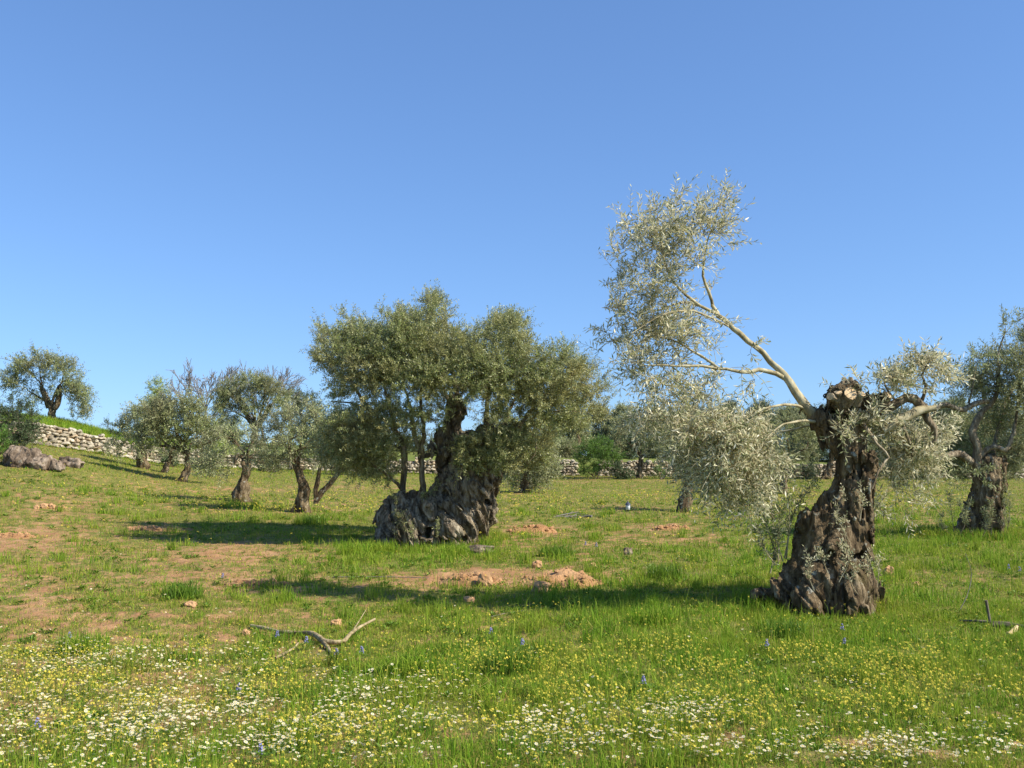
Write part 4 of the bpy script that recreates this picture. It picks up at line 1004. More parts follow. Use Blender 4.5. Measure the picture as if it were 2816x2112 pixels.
field_tree('round-headed olive with slim curved trunk on the left slope', 505, 1325, [(498, 1328, 26), (505, 1315, 20), (515, 1285, 11), (515, 1255, 11), (517, 1240, 13)],
 [(430, 1130, 50, 30), (480, 1115, 55, 35), (530, 1130, 50, 40), (440, 1180, 60, 40), (510, 1180, 65, 45), (570, 1180, 40, 45, .9), (400, 1215, 40, 35, .8), (480, 1225, 50, 25, .6), (560, 1230, 40, 30, .7), (590, 1260, 35, 40, .6), (470, 1150, 80, 50), (420, 1160, 60, 50), (540, 1200, 60, 40)],
 OLIVE_FAR, rg(103), leaf=(0.13, 0.034), extra=[[(510, 1245, 7), (470, 1228, 5), (440, 1225, 4)], [(505, 1235, 5), (490, 1200, 4), (480, 1170, 3)]])
field_tree('slight olive with leaning grey trunk between the round-headed olive and the wall', 452, 1300, [(448, 1305, 16), (455, 1290, 12), (466, 1260, 8), (472, 1235, 7)],
 [(450, 1225, 45, 22, .7), (420, 1245, 35, 25, .6), (490, 1240, 35, 20, .5), (410, 1190, 30, 30, .5)], OLIVE_PALE, rg(104), leaf=(0.13, 0.034), dens=.7)
field_tree('short dark-stumped olive beside the low end of the climbing wall', 392, 1288, [(395, 1292, 24), (392, 1270, 20), (388, 1235, 13), (382, 1205, 7)],
 [(340, 1195, 40, 35, .8), (375, 1170, 40, 40, .9), (310, 1220, 30, 25, .5), (400, 1150, 35, 40), (370, 1130, 20, 35, .6), (430, 1200, 30, 30, .6), (340, 1240, 30, 20, .5)], OLIVE_PALE, rg(105), leaf=(0.13, 0.034), barkm=BARK)
# on the bank
terrace_tree('open-crowned olive standing on the grassy bank above the wall at far left', 145, 5, [(145, 1158, 16), (143, 1130, 13), (140, 1105, 13)],
 [(60, 1010, 42, 32), (110, 1000, 50, 35), (160, 1010, 40, 35), (195, 1040, 35, 45), (225, 1085, 35, 35, .9), (50, 1060, 45, 30, .8), (120, 1050, 50, 25, .6), (210, 1120, 40, 25, .6), (235, 1110, 25, 25, .5), (90, 1095, 40, 25, .5), (30, 1040, 30, 30, .7), (180, 1080, 30, 25, .6)],
 OLIVE_FAR, rg(111), leaf=(0.15, 0.038), extra=[[(135, 1120, 9), (122, 1085, 7), (112, 1060, 5)], [(150, 1125, 9), (162, 1095, 7), (165, 1060, 5)]], barkm=BARK)
terrace_tree('dense dark-crowned olive with thick forked trunk rising over the wall, left of the broad tree', 700, 4, [(700, 1222, 17), (700, 1195, 12), (702, 1170, 12)],
 [(640, 1080, 40, 38), (690, 1060, 50, 35), (740, 1065, 42, 38), (620, 1120, 35, 35), (680, 1110, 50, 30), (770, 1100, 30, 35), (640, 1160, 40, 25, .8), (740, 1140, 30, 25, .6), (660, 1185, 30, 14, .5), (610, 1090, 25, 40, .8)],
 OLIVE_FAR, rg(112), leaf=(0.14, 0.036), dens=1.2, extra=[[(702, 1172, 9), (730, 1140, 7), (745, 1110, 5)], [(698, 1172, 8), (682, 1148, 6), (672, 1120, 4)]])
terrace_tree('dark rounded evergreen tree half hidden behind the young grey olive', 840, 14, [(840, 1230, 10), (840, 1180, 8), (838, 1150, 7)],
 [(810, 1100, 35, 35), (850, 1110, 30, 35), (870, 1150, 25, 35), (820, 1150, 40, 35), (840, 1185, 40, 25)], OLIVE_DARK, rg(113), leaf=(0.16, 0.045), name='evergreen_tree', group='trees beyond the wall')
terrace_tree('yellow-green conifer top showing above the round-headed olive', 432, 12, [(432, 1220, 8), (432, 1160, 6), (432, 1100, 3)],
 [(432, 1078, 24, 22), (434, 1056, 12, 14), (425, 1110, 30, 20), (445, 1115, 28, 22), (432, 1140, 36, 22), (430, 1165, 34, 22)], PINE_YELLOW, rg(114), leaf=(0.16, 0.04), name='conifer_tree', group='trees beyond the wall')

def bare_tree(label, bx, d, top_py, spread, rng, n=160):
    Y = float(wall_Y(bx)) + d; s = Y / F; x = (bx - 1408) / F * Y
    b = np.array([x, Y, float(terrace_z(np.array(float(bx)), np.array(Y)))])
    root = empty('bare_tree', b, label, 'tree', 'leafless trees on the bank')
    top = pt(bx, top_py, Y)[2]; Hh = top - b[2]
    g = Grower(rng); segs = []
    def rec(p, dr, L, r, depth):
        e = p + dr * L + rng.normal(size=3) * L * .05
        segs.append((p, (p + e) / 2 + rng.normal(size=3) * L * .06, e, r, r * .68))
        if depth == 0: return
        for k in range(3 if depth > 2 else 3):
            nd = norm(dr + rng.normal(size=3) * 0.42 + np.array([0, 0, .12]))
            rec(e if k else (p + e) / 2 * 1.0 + (e - p) * .2, nd, L * rng.uniform(.62, .84), max(r * .66, .017), depth - 1)
    L0 = Hh * 0.30
    rec(b, np.array([0, 0, 1.0]), L0, 0.10, 0)
    e0 = segs[-1][2]
    for k in range(6):
        a = k / 6 * 6.28
        rec(e0 - np.array([0, 0, rng.uniform(0, .3) * L0]), norm(np.array([math.cos(a) * spread * rng.uniform(.6, 1.5), math.sin(a) * spread, 1.0])), Hh * .27, 0.06, 4)
    tm, bm = MB(), MB()
    for k, (p, m, e, r0, r1) in enumerate(segs):
        tube(tm if k == 0 else bm, [p, m, e], [r0, (r0 + r1) / 2, r1], 7 if k == 0 else 3, cap=False)
    bm.build('twigs', DEADTWIG, root, origin=b); tm.build('trunk', GREYBARK, root, origin=b)
    for ch in root.children: ch.location = (0, 0, 0)
bare_tree('leafless grey tree with a fan of fine twigs above the round-headed olive', 565, 9, 995, 0.9, rg(121))
bare_tree('leafless twiggy tree showing behind the top of the dark-crowned olive', 722, 12, 990, 0.8, rg(122))

def shrub(label, bx, by, clumps, leafm, seed, on='field', d=1.0, leaf=(0.11, 0.03), dens=1.3, group='shrubs along the wall', name='shrub', **k):
    f = field_tree if on == 'field' else None
    if on == 'field': return field_tree(label, bx, by, None, clumps, leafm, rng=rg(seed), name=name, cat='shrub', group=group, leaf=leaf, dens=dens, upbias=.5, **k)
    return terrace_tree(label, bx, d, None, clumps, leafm, rng=rg(seed), name=name, cat='shrub', group=group, leaf=leaf, dens=dens, upbias=.5, **k)
shrub('big dark green shrub at the left edge in front of the wall', 45, 1238, [(15, 1150, 45, 45), (60, 1140, 40, 40), (40, 1190, 50, 40), (75, 1185, 30, 38), (10, 1200, 40, 30), (30, 1120, 40, 25, .7), (55, 1218, 40, 20)], SHRUB, 131)
shrub('pale low shrub at the very left edge below the dark shrub', -5, 1275, [(-20, 1200, 40, 30), (0, 1230, 22, 30), (-30, 1250, 40, 25)], BUSH_BRIGHT, 132)
shrub('feathery shrub on the bank with pointed tops, right of the open-crowned olive', 330, 0, [(290, 1175, 8, 25), (325, 1178, 22, 25), (340, 1170, 10, 22), (310, 1200, 28, 15), (355, 1190, 10, 20), (365, 1195, 20, 18)], SHRUB, 133, 'bank', 3.0, leaf=(.09, .026))
shrub('low ivy-green shrub spilling over the wall beneath the dark-crowned olive', 730, 0, [(710, 1228, 35, 10), (760, 1236, 40, 12), (810, 1245, 35, 12), (690, 1240, 20, 10)], BUSH_BRIGHT, 134, 'bank', 0.4, leaf=(.1, .035))
shrub('bright green bush standing in the gap of the wall right of the broad tree', 1630, 1318, [(1620, 1240, 45, 28), (1650, 1235, 40, 30), (1600, 1260, 25, 22), (1660, 1270, 35, 22), (1630, 1290, 40, 20), (1690, 1255, 25, 22, .7)], BUSH_BRIGHT, 135)
shrub('weedy tuft of greenery at the wall foot right of the bright bush', 1815, 1318, [(1815, 1300, 12, 12), (1820, 1310, 14, 8)], BUSH_BRIGHT, 136)

# right part of the field and beyond the wall
field_tree('shaggy pale olive with short stump behind the right side of the broad tree', 1445, 1355, [(1446, 1362, 26), (1445, 1335, 22), (1450, 1295, 16), (1452, 1270, 14)],
 [(1420, 1200, 40, 40), (1470, 1190, 50, 40), (1440, 1250, 50, 40), (1490, 1240, 45, 45), (1400, 1290, 30, 35, .7), (1500, 1290, 35, 35, .9), (1430, 1310, 30, 30, .8), (1480, 1270, 60, 50), (1410, 1250, 40, 50), (1470, 1325, 30, 25, .6)], OLIVE_PALE, rg(141), leaf=(.12, .034), dens=1.5)
field_tree('wispy olive with dark bent trunk standing before the wall between bush and right-hand olive', 1758, 1316, [(1757, 1322, 16), (1758, 1295, 12), (1762, 1255, 10), (1750, 1232, 9)],
 [(1720, 1180, 45, 30, .8), (1780, 1190, 45, 30, .8), (1840, 1185, 50, 40), (1890, 1215, 50, 40), (1800, 1230, 40, 28, .8), (1700, 1220, 35, 30, .7), (1730, 1145, 25, 25, .5)], OLIVE_FAR, rg(142), leaf=(.15, .038), barkm=BARK)
field_tree('stout flared dark stump of an olive under hanging silver foliage', 1887, 1408, [(1886, 1414, 46), (1886, 1395, 36), (1888, 1360, 22), (1893, 1325, 17), (1895, 1290, 15)],
 [(1870, 1230, 45, 35), (1930, 1220, 50, 40), (1900, 1265, 55, 35), (1960, 1260, 40, 35), (1850, 1270, 35, 25, .7)], OLIVE_PALE, rg(143), leaf=(.11, .028), barkm=BARK)
field_tree('slim-trunked olive seen through the foliage left of the pollarded trunk', 2157, 1358, [(2152, 1366, 16), (2156, 1330, 12), (2162, 1290, 11), (2168, 1250, 10)],
 [(2110, 1190, 50, 40), (2170, 1170, 50, 40), (2220, 1200, 40, 40), (2140, 1230, 60, 30), (2070, 1220, 40, 35, .8), (2210, 1250, 35, 25, .7)], OLIVE_FAR, rg(144), leaf=(.13, .034), barkm=BARK)
field_tree('olive with spreading pale roots just left behind the pollarded trunk', 2270, 1318, [(2264, 1326, 30), (2272, 1308, 18), (2285, 1270, 11), (2290, 1240, 9)],
 [(2240, 1160, 50, 40), (2300, 1150, 50, 40), (2270, 1200, 60, 35), (2330, 1200, 45, 40), (2210, 1220, 40, 35)], OLIVE_DARK, rg(145), leaf=(.15, .04))
BT = [  # label, column, distance behind the wall, crown left, right, top, bottom, leaf, seed
 ('pale leaning olive beyond the wall close behind the broad tree', 1555, 9, 1490, 1620, 1130, 1270, OLIVE_PALE, 151),
 ('airy tall olive beyond the wall above the bright green bush', 1705, 11, 1655, 1770, 1118, 1260, OLIVE_PALE, 152),
 ('olive beyond the wall behind the wispy one with dark bent trunk', 1830, 8, 1770, 1890, 1125, 1270, OLIVE_FAR, 153),
 ('broad olive beyond the wall behind the hanging silver foliage', 1960, 12, 1880, 2050, 1120, 1280, OLIVE_FAR, 154),
 ('dusky olive beyond the wall left of the slim-trunked olive', 2080, 15, 2010, 2160, 1105, 1285, OLIVE_DARK, 155),
 ('dark tall olive beyond the wall behind the pollarded trunk', 2330, 8, 2260, 2400, 1105, 1290, OLIVE_DARK, 156),
 ('olive beyond the wall just right of the pollarded trunk', 2420, 10, 2370, 2490, 1130, 1290, OLIVE_FAR, 157),
 ('dark olive beyond the wall beneath the knobbly right branch', 2520, 7, 2440, 2600, 1125, 1295, OLIVE_DARK, 158),
 ('olive beyond the wall in the gap left of the edge tree', 2620, 9, 2560, 2700, 1095, 1295, OLIVE_FAR, 159),
 ('dense olive beyond the wall behind the edge tree trunk', 2720, 11, 2640, 2800, 1100, 1295, OLIVE_DARK, 160),
 ('olive beyond the wall cut by the right border of the view', 2820, 8, 2760, 2900, 1110, 1295, OLIVE_FAR, 161),
 ('pale olive beyond the wall peeking out left of the broad trunk', 1010, 9, 940, 1090, 1150, 1285, OLIVE_PALE, 162),
 ('dusty olive beyond the wall between broad trunk and young grey olive', 920, 16, 870, 985, 1140, 1275, OLIVE_FAR, 163),
 ('pale olive beyond the wall right of the broad tree trunk', 1370, 13, 1290, 1450, 1150, 1280, OLIVE_FAR, 164),
 ('thin silvery olive beyond the wall in the gap right of the broad crown', 1665, 13, 1610, 1735, 1125, 1285, OLIVE_FAR, 166),
 ('rounded olive beyond the wall framed by the hanging silver foliage and wispy olive', 1900, 17, 1830, 1980, 1118, 1285, OLIVE_DARK, 167),
 ('olive beyond the wall low between the slim-trunked olive and pollarded trunk', 2200, 9, 2140, 2270, 1120, 1290, OLIVE_FAR, 168),
 ('small olive beyond the wall behind the stumpy hooked olive', 620, 7, 570, 665, 1170, 1250, OLIVE_FAR, 165)]
for (lb, bx, d, l, r, t, b_, lm, sd) in BT:
    r_ = rg(sd); w = (r - l) / 2; hgt = b_ - t; cx = (l + r) / 2
    cl = []
    for k in range(14):
        a = r_.uniform(-1, 1); hh = r_.uniform(0, 1)
        span = w * (0.95 - 0.5 * abs(hh - .45))
        cl.append((cx + a * span * .7, t + hgt * (.18 + .62 * hh), w * r_.uniform(.34, .5), hgt * r_.uniform(.14, .2), r_.uniform(.7, 1.1)))
    cl.append((cx + r_.normal() * w * .3, t + hgt * .12, w * .35, hgt * .12, .9))
    terrace_tree(lb, bx, d, [(bx - 4, b_ + 25, 15), (bx, b_ - 5, 11), (bx + r_.normal() * 8, b_ - hgt * .3, 9)], cl, lm, rng=r_, leaf=(.17, .048), dens=1.7)
UN = [(890, 5), (960, 4), (1050, 5), (1130, 5), (1220, 4), (1300, 5), (1390, 4), (1480, 5), (1545, 4), (1720, 4), (1790, 5), (1870, 4), (1950, 5), (2040, 4), (2120, 5), (2210, 4), (2310, 4), (2380, 5), (2460, 4), (2540, 4), (2610, 5), (2690, 4), (2770, 5)]
for k, (bx, d) in enumerate(UN):
    r_ = rg(300 + k); t_ = r_.uniform(1195, 1225)
    shrub('bushy undergrowth shrub just behind the low wall, beneath the far trees', bx, 0, [(bx + r_.normal() * 20, t_ + 18 + 22 * j, r_.uniform(34, 54), r_.uniform(18, 28)) for j in range(4)], (SHRUB, OLIVE_DARK, OLIVE_FAR)[k % 3], 300 + k, 'bank', d, leaf=(.15, .045), dens=1.7, group='undergrowth shrubs behind the low wall')
for k, (bx, by, w_, t_) in enumerate([(1505, 1314, 34, 1262), (1712, 1318, 26, 1275), (1885, 1318, 34, 1268), (1965, 1318, 44, 1262), (2045, 1318, 40, 1265), (2120, 1318, 36, 1270), (2210, 1318, 30, 1275), (2395, 1318, 44, 1262), (2480, 1318, 40, 1266), (2560, 1318, 38, 1268), (2640, 1318, 40, 1266), (2770, 1318, 44, 1262),
                                     (930, 1306, 44, 1240), (1010, 1308, 36, 1255), (745, 1298, 34, 1248), (560, 1290, 34, 1245), (470, 1284, 26, 1240), (1300, 1312, 40, 1258), (1385, 1313, 40, 1255)]):
    r_ = rg(400 + k)
    shrub('wild bush growing against the foot of the low wall, under the far trees', bx, by, [(bx + r_.normal() * w_ * .35, t_ + 14 + j * 11, w_ * r_.uniform(.55, .8), r_.uniform(12, 18)) for j in range(4)], (OLIVE_DARK, SHRUB, OLIVE_FAR)[k % 3], 400 + k, leaf=(.13, .04), dens=1.5, group='wild bushes along the wall foot')
# dark bare stem by the wall gap
b = hit(1590, 1312)
mb = MB(); Q_, r_ = resample([pt(1590, 1262, b[1] + 6), pt(1588, 1235, b[1] + 6), pt(1592, 1212, b[1] + 6), pt(1589, 1196, b[1] + 6)], [.16, .15, .13, .07], .1); tube(mb, Q_, r_, 9, wob=.25)
o = mb.build('dead_trunk', BARK, smooth_shade=True); tag(o, 'short black dead trunk standing beyond the wall left of the bright bush', 'tree trunk')

# ------------------------------------------------------------------ rocks, soil heaps, branches, lantern
def outcrop():
    b = hit(95, 1286); u_ = b[1] / F
    A = lambda x, y, d: pt(x, y, b[1] + d)
    cp = [(A(45, 1262, .1), A(75, 1262, .2), 34 * u_, 32 * u_), (A(75, 1264, .2), A(125, 1272, .1), 30 * u_, 22 * u_), (A(125, 1274, .1), A(170, 1284, 0), 20 * u_, 10 * u_), (A(60, 1280, .5), A(150, 1290, .6), 30 * u_, 20 * u_), (A(50, 1275, -.1), A(120, 1284, -.15), 24 * u_, 16 * u_)]
    V, Q = gnarled(cp, h=.03, k=.16, twist=0.1, ridge=.05, lump=.07, centre=b, freq=3.2, zstretch=.6, seed=33, crack=.06)
    mb = MB(); mb.add(V, Q)
    tag(mb.build('rock_outcrop', ROCK, smooth_shade=False, origin=b), 'long weathered grey and pink rock outcrop on the left slope below the wall', 'rock')
outcrop()
boulder('stone', 'low rubble end of the rock outcrop on the left slope', 'rock', 195, 1284, 60, 26, .7, 6, ROCK, 3, .5, .3)
ST = [('ochre stone on top of the heaped soil in front of the broad tree', 1478, 1562, 26, 20), ('large ochre stone at the foot of the heaped soil', 1488, 1628, 50, 26), ('upright ochre clod at the left side of the heaped soil', 1334, 1612, 36, 34),
      ('dark round stone alone on the soil right of the broad trunk', 1727, 1525, 26, 18), ('orange stone lying right of the pollarded trunk', 2444, 1586, 26, 28), ('orange stone in the grass at the middle of the left field', 524, 1668, 32, 14),
      ('orange clod behind the fork of the fallen branch', 924, 1722, 26, 18), ('pale flat stone at the foot of the broad trunk', 1320, 1520, 75, 20), ('small brown clod left of the fallen branch tip', 676, 1748, 22, 16), ('reddish clod among grass near the right border', 2520, 1610, 18, 10),
      ('small stone on the crest of the heaped soil near its right end', 1630, 1560, 18, 12), ('crumbly clod right of the foot of the heaped soil', 1704, 1600, 22, 12), ('pale clod in the grass below the big soil heap', 1290, 1655, 30, 14)]
for k, (lb, x, y, w, h_) in enumerate(ST):
    boulder('stone', lb, 'stone', x, y, w, h_, .8, 20 + k, ROCK if 'dark' in lb or 'pale flat' in lb else REDSTONE, 2, .4, .25, 'loose stones in the field')
SR_ = [(100, 1400, 14, 10), (122, 1398, 22, 14), (142, 1399, 18, 13), (160, 1400, 14, 9), (172, 1398, 10, 9)]
for k, (x, y, w, h_) in enumerate(SR_):
    boulder('stone', 'pale stone in the small row on the left slope below the outcrop', 'stone', x, y, w, h_, .8, 60 + k, REDSTONE, 2, .4, .25, 'row of pale stones on the left slope')

def mound(label, x0, x1, ytop, ybase, seed, m=SOIL, lumps=0.25, peaks=None, depth=.55):
    b = hit((x0 + x1) / 2, ybase); s = b[1] / F
    W = (x1 - x0) * s; H = (ybase - ytop) * s * 0.62; Dp = max(W * depth, H * 2.0)
    nu, nv = 110, 50
    U_, V_ = np.meshgrid(np.linspace(-1, 1, nu), np.linspace(-1, 1, nv))
    Xm = b[0] + U_ * W / 2 * 1.05; Ym_ = b[1] + Dp * 0.45 + V_ * Dp / 2 * 1.05
    r2 = U_ ** 2 + V_ ** 2
    q = np.stack([Xm.ravel(), Ym_.ravel(), 0 * Xm.ravel() + seed], -1)
    prof = np.clip(1 - r2 * (1 + .6 * perlin(q * 1.3).reshape(U_.shape)), 0, 1) ** .55
    if peaks:
        pk = sum(w * np.exp(-((U_ - c) / r) ** 2) for c, r, w in peaks); prof = prof * pk
    hgt = prof * H * (1 + lumps * fbm(q * 2.5, 3).reshape(U_.shape)) + (fbm(q * 7, 3).reshape(U_.shape) * .022 + np.abs(perlin(q * 17)).reshape(U_.shape) * .015) * (prof > 0.02)
    Z = ground_z(Xm, Ym_) + hgt - 0.03 - 0.12 * smooth(r2, .8, 1.1)
    mb = MB(); mb.add(np.stack([Xm, Ym_, Z], -1).reshape(-1, 3), grid_faces(nv, nu))
    # loose crumbs on the heap
    rn = np.random.default_rng(seed)
    for k in range(70):
        i, j = rn.integers(8, nv - 8), rn.integers(8, nu - 8)
        if prof[i, j] < .05: continue
        Vr, Fr = rock_verts(1, seed * 7 + k, .4); c = np.array([Xm[i, j], Ym_[i, j], Z[i, j]])
        mb.add(Vr * (rn.uniform(.008, .028) if k < 52 else rn.uniform(.03, .065)) * np.array([1, 1, .7]) + c, Fr)
    return tag(mb.build('soil_heap', m, smooth_shade=False, origin=b), label, 'soil heap', 'heaps of dug soil')
mound('highest orange soil heap in the open grass before the broad tree', 1390, 1690, 1553, 1618, 3, peaks=[(.5, .22, .75), (.12, .2, .5), (-.35, .3, .6), (0, 1.5, .35)], lumps=.6)
mound('flat orange soil heap just left of the highest heap', 1180, 1400, 1568, 1612, 4, peaks=[(-.4, .4, .8), (.3, .5, .7), (0, 1, .2)])
mound('small crumbly soil heap on the field right of the broad trunk', 1390, 1540, 1436, 1466, 5)
mound('small pale soil heap in front of the flared dark stump', 1795, 1905, 1437, 1458, 6)
mound('low soil heap on the dry ground left of the broad trunk shadow', 330, 520, 1448, 1462, 7)
mound('low orange soil heap at the left with dark shade on its right', 600, 790, 1594, 1615, 8)
mound('pale low soil heap at the left border of the field', -40, 90, 1464, 1480, 9)

def sticks(name, label, cat, paths, m, sides=8, group=None, lift=0.0, cuts=()):
    mb = MB(); org = None
    for pth in paths:
        P_ = []
        for (a, b_, w, up) in pth:
            g0 = hit(a, b_ + up); s = g0[1] / F
            P_.append(pt(a, b_, g0[1]) + np.array([0, 0, w * s * .4 + lift]))
        R_ = [w * .8 * hit(a, b_ + up)[1] / F / 2 for (a, b_, w, up) in pth]
        if org is None: org = P_[0]
        Q_, r_ = resample(P_, R_, .05); tube(mb, Q_, r_, sides, wob=.12)
    return tag(mb.build(name, m, origin=org, smooth_shade=True), label, cat, group)
sticks('fallen_branch', 'crooked pale forked branch lying in the flowers left of centre', 'branch', [
 [(690, 1730, 12, 0), (725, 1738, 14, 0), (768, 1746, 12, 2), (820, 1749, 11, 4), (850, 1752, 16, 6), (875, 1765, 20, 4), (893, 1777, 18, 2), (940, 1776, 15, 4), (962, 1755, 13, 14), (990, 1733, 10, 24), (1031, 1710, 7, 34)],
 [(880, 1768, 14, 2), (898, 1788, 14, 0), (912, 1806, 9, 0)], [(965, 1750, 6, 12), (985, 1718, 4, 40), (1008, 1680, 2, 70)], [(757, 1818, 8, 0), (785, 1805, 9, 2), (808, 1790, 8, 2), (820, 1775, 5, 6)], [(778, 1815, 8, 0), (803, 1832, 7, 0)]], OLDBRANCH, lift=.018)
sticks('fallen_branch', 'dark sawn branch with an upright stub lying in the grass at the right border', 'branch', [
 [(2640, 1714, 6, 2), (2680, 1716, 8, 2), (2725, 1720, 10, 2), (2775, 1726, 11, 2), (2830, 1737, 12, 2), (2900, 1750, 12, 2)], [(2724, 1722, 9, 2), (2718, 1690, 9, 32), (2712, 1660, 10, 62)], [(2725, 1730, 14, 0), (2750, 1731, 22, 0), (2785, 1733, 20, 0)]], TWIG, lift=.02)
sticks('sawn_log_end', 'short sawn piece with orange cut face beside the dark branch at the right border', 'log', [[(2772, 1752, 16, 0), (2788, 1742, 18, 0), (2796, 1730, 14, 4)]], CUTWOOD)
sticks('brush_pile', 'heap of cut grey twigs on the field right of the broad tree', 'brush pile', [
 [(1545, 1424, 5, 0), (1590, 1422, 7, 0), (1628, 1424, 10, 0)], [(1530, 1420, 3, 3), (1575, 1412, 4, 10), (1600, 1408, 2, 14)], [(1550, 1418, 3, 2), (1580, 1425, 3, 0), (1610, 1420, 2, 3)], [(1560, 1422, 3, 0), (1568, 1412, 3, 10), (1577, 1407, 2, 15)], [(1570, 1424, 4, 0), (1590, 1414, 3, 8), (1618, 1416, 2, 6)], [(1520, 1424, 3, 0), (1550, 1420, 2, 4), (1585, 1418, 2, 4)], [(1555, 1426, 3, 0), (1600, 1428, 3, 0)]], DEADTWIG, 5)
for lb, pth in [('thin pale stick slanting in the grass below the big soil heap', [(1362, 1660, 3, 0), (1400, 1650, 3, 0), (1452, 1633, 2, 2)]), ('thin straw-coloured stick lying below the slanting one', [(1350, 1700, 3, 0), (1400, 1688, 3, 0), (1446, 1682, 2, 2)]),
                ('long thin dark stick lying flat across the grass left of the soil heaps', [(915, 1590, 3, 0), (1000, 1589, 3, 0), (1100, 1590, 3, 0), (1180, 1592, 2, 0)]), ('bare leaning twig rising from the grass near the right border', [(2640, 1680, 3, 0), (2660, 1640, 3, 38), (2672, 1580, 2, 95), (2655, 1525, 2, 150)])]:
    sticks('stick', lb, 'stick', [pth], DEADTWIG, 5, 'loose sticks in the grass', .01)
# small lantern on the field
lb_ = hit(1727, 1408); s = lb_[1] / F
lan = empty('garden_lantern', lb_, 'small white lantern with dark peaked cap standing alone on the field', 'lantern')
def lathe(name, prof, m, parent, sides=12):
    th = np.arange(sides) / sides * 2 * np.pi
    V_ = np.array([[r * math.cos(t), r * math.sin(t), z] for r, z in prof for t in th]); mbb = MB()
    n = len(prof); i = np.arange(n - 1)[:, None] * sides; j = np.arange(sides)[None]
    mbb.add(V_, np.stack([i + j, i + (j + 1) % sides, i + sides + (j + 1) % sides, i + sides + j], -1).reshape(-1, 4))
    mbb.add(V_[-sides:], np.arange(sides)[None]); return mbb.build(name, m, parent, True)
LW = flat('lantern_glass', (0.62, 0.66, 0.68), .25); LC = flat('lantern_cap', (0.06, 0.07, 0.10), .4)
lathe('stake', [(.012, -.1), (.012, .06)], LC, lan); lathe('body', [(.045, .06), (.062, .07), (.066, .20), (.06, .21)], LW, lan); lathe('cap', [(.085, .205), (.083, .22), (.05, .265), (.015, .29), (.012, .32)], LC, lan)

# ------------------------------------------------------------------ grass, weeds and flowers
rng = np.random.default_rng(77)
def scatter(n, y0, y1, power, umin=-250, umax=3066):
    """random field points; power 0 gives equal numbers per distance step"""
    t = rng.uniform(0, 1, n)
    if abs(power) < 1e-6: Y = y0 * (y1 / y0) ** t
    else: Y = (y0 ** power + t * (y1 ** power - y0 ** power)) ** (1 / power)
    u = rng.uniform(umin, umax, n)
    Y = np.minimum(Y, wall_Y(u) - 0.3)
    X = (u - 1408) / F * Y
    return np.stack([X, Y, ground_z(X, Y)], -1)

def blades(mb, P, H, W, rng, lean=0.5, matid=0):
    n = len(P); a = rng.uniform(0, 6.283, n)
    dr = np.stack([np.cos(a), np.sin(a), 0 * a], -1)
    f = rng.uniform(0, 6.283, n); sd = np.stack([np.cos(f), np.sin(f), 0 * f], -1)
    l = np.abs(rng.normal(size=(n, 1))) * lean
    H = H[:, None]; W = W[:, None]
    m = P + np.array([0, 0, 1.0]) * H * .55 + dr * H * l * .3
    t = P + np.array([0, 0, 1.0]) * H * np.clip(1 - .35 * l, .3, 1) + dr * H * l
    V = np.stack([P - sd * W * .5, P + sd * W * .5, m + sd * W * .38, m - sd * W * .38, t], 1).reshape(-1, 3)
    b = np.arange(n)[:, None] * 5
    # shared vertices so that one blade is one island
    Q4 = b + np.array([[0, 1, 2, 3]]); Q3 = b + np.array([[3, 2, 4]])
    k0 = mb.n
    mb.v.append(V.astype(np.float32)); mb.n += len(V)
    mb.l.append((Q4 + k0).ravel().astype(np.int32)); mb.s.append(np.full(n, 4, np.int32)); mb.m.append(np.full(n, matid, np.int32))
    mb.l.append((Q3 + k0).ravel().astype(np.int32)); mb.s.append(np.full(n, 3, np.int32)); mb.m.append(np.full(n, matid, np.int32))

def ring_grass(c, rx, ry, n, hmax, y_off=0.0):
    a_ = rng.uniform(0, 6.283, n); q_ = rng.uniform(.75, 1.25, n)
    X_ = c[0] + np.cos(a_) * rx * q_; Y_ = c[1] + y_off + np.sin(a_) * ry * q_
    return np.stack([X_, Y_, ground_z(X_, Y_)], -1), rng.uniform(.3, 1, n) * hmax
def tuft_density(P):
    q = np.stack([P[:, 0], P[:, 1], 0 * P[:, 0]], -1)
    return np.clip(.5 + fbm(q * 1.1 + 40, 3) * .7 + fbm(q * 4.0 + 60, 2) * .7, .05, 1.5)

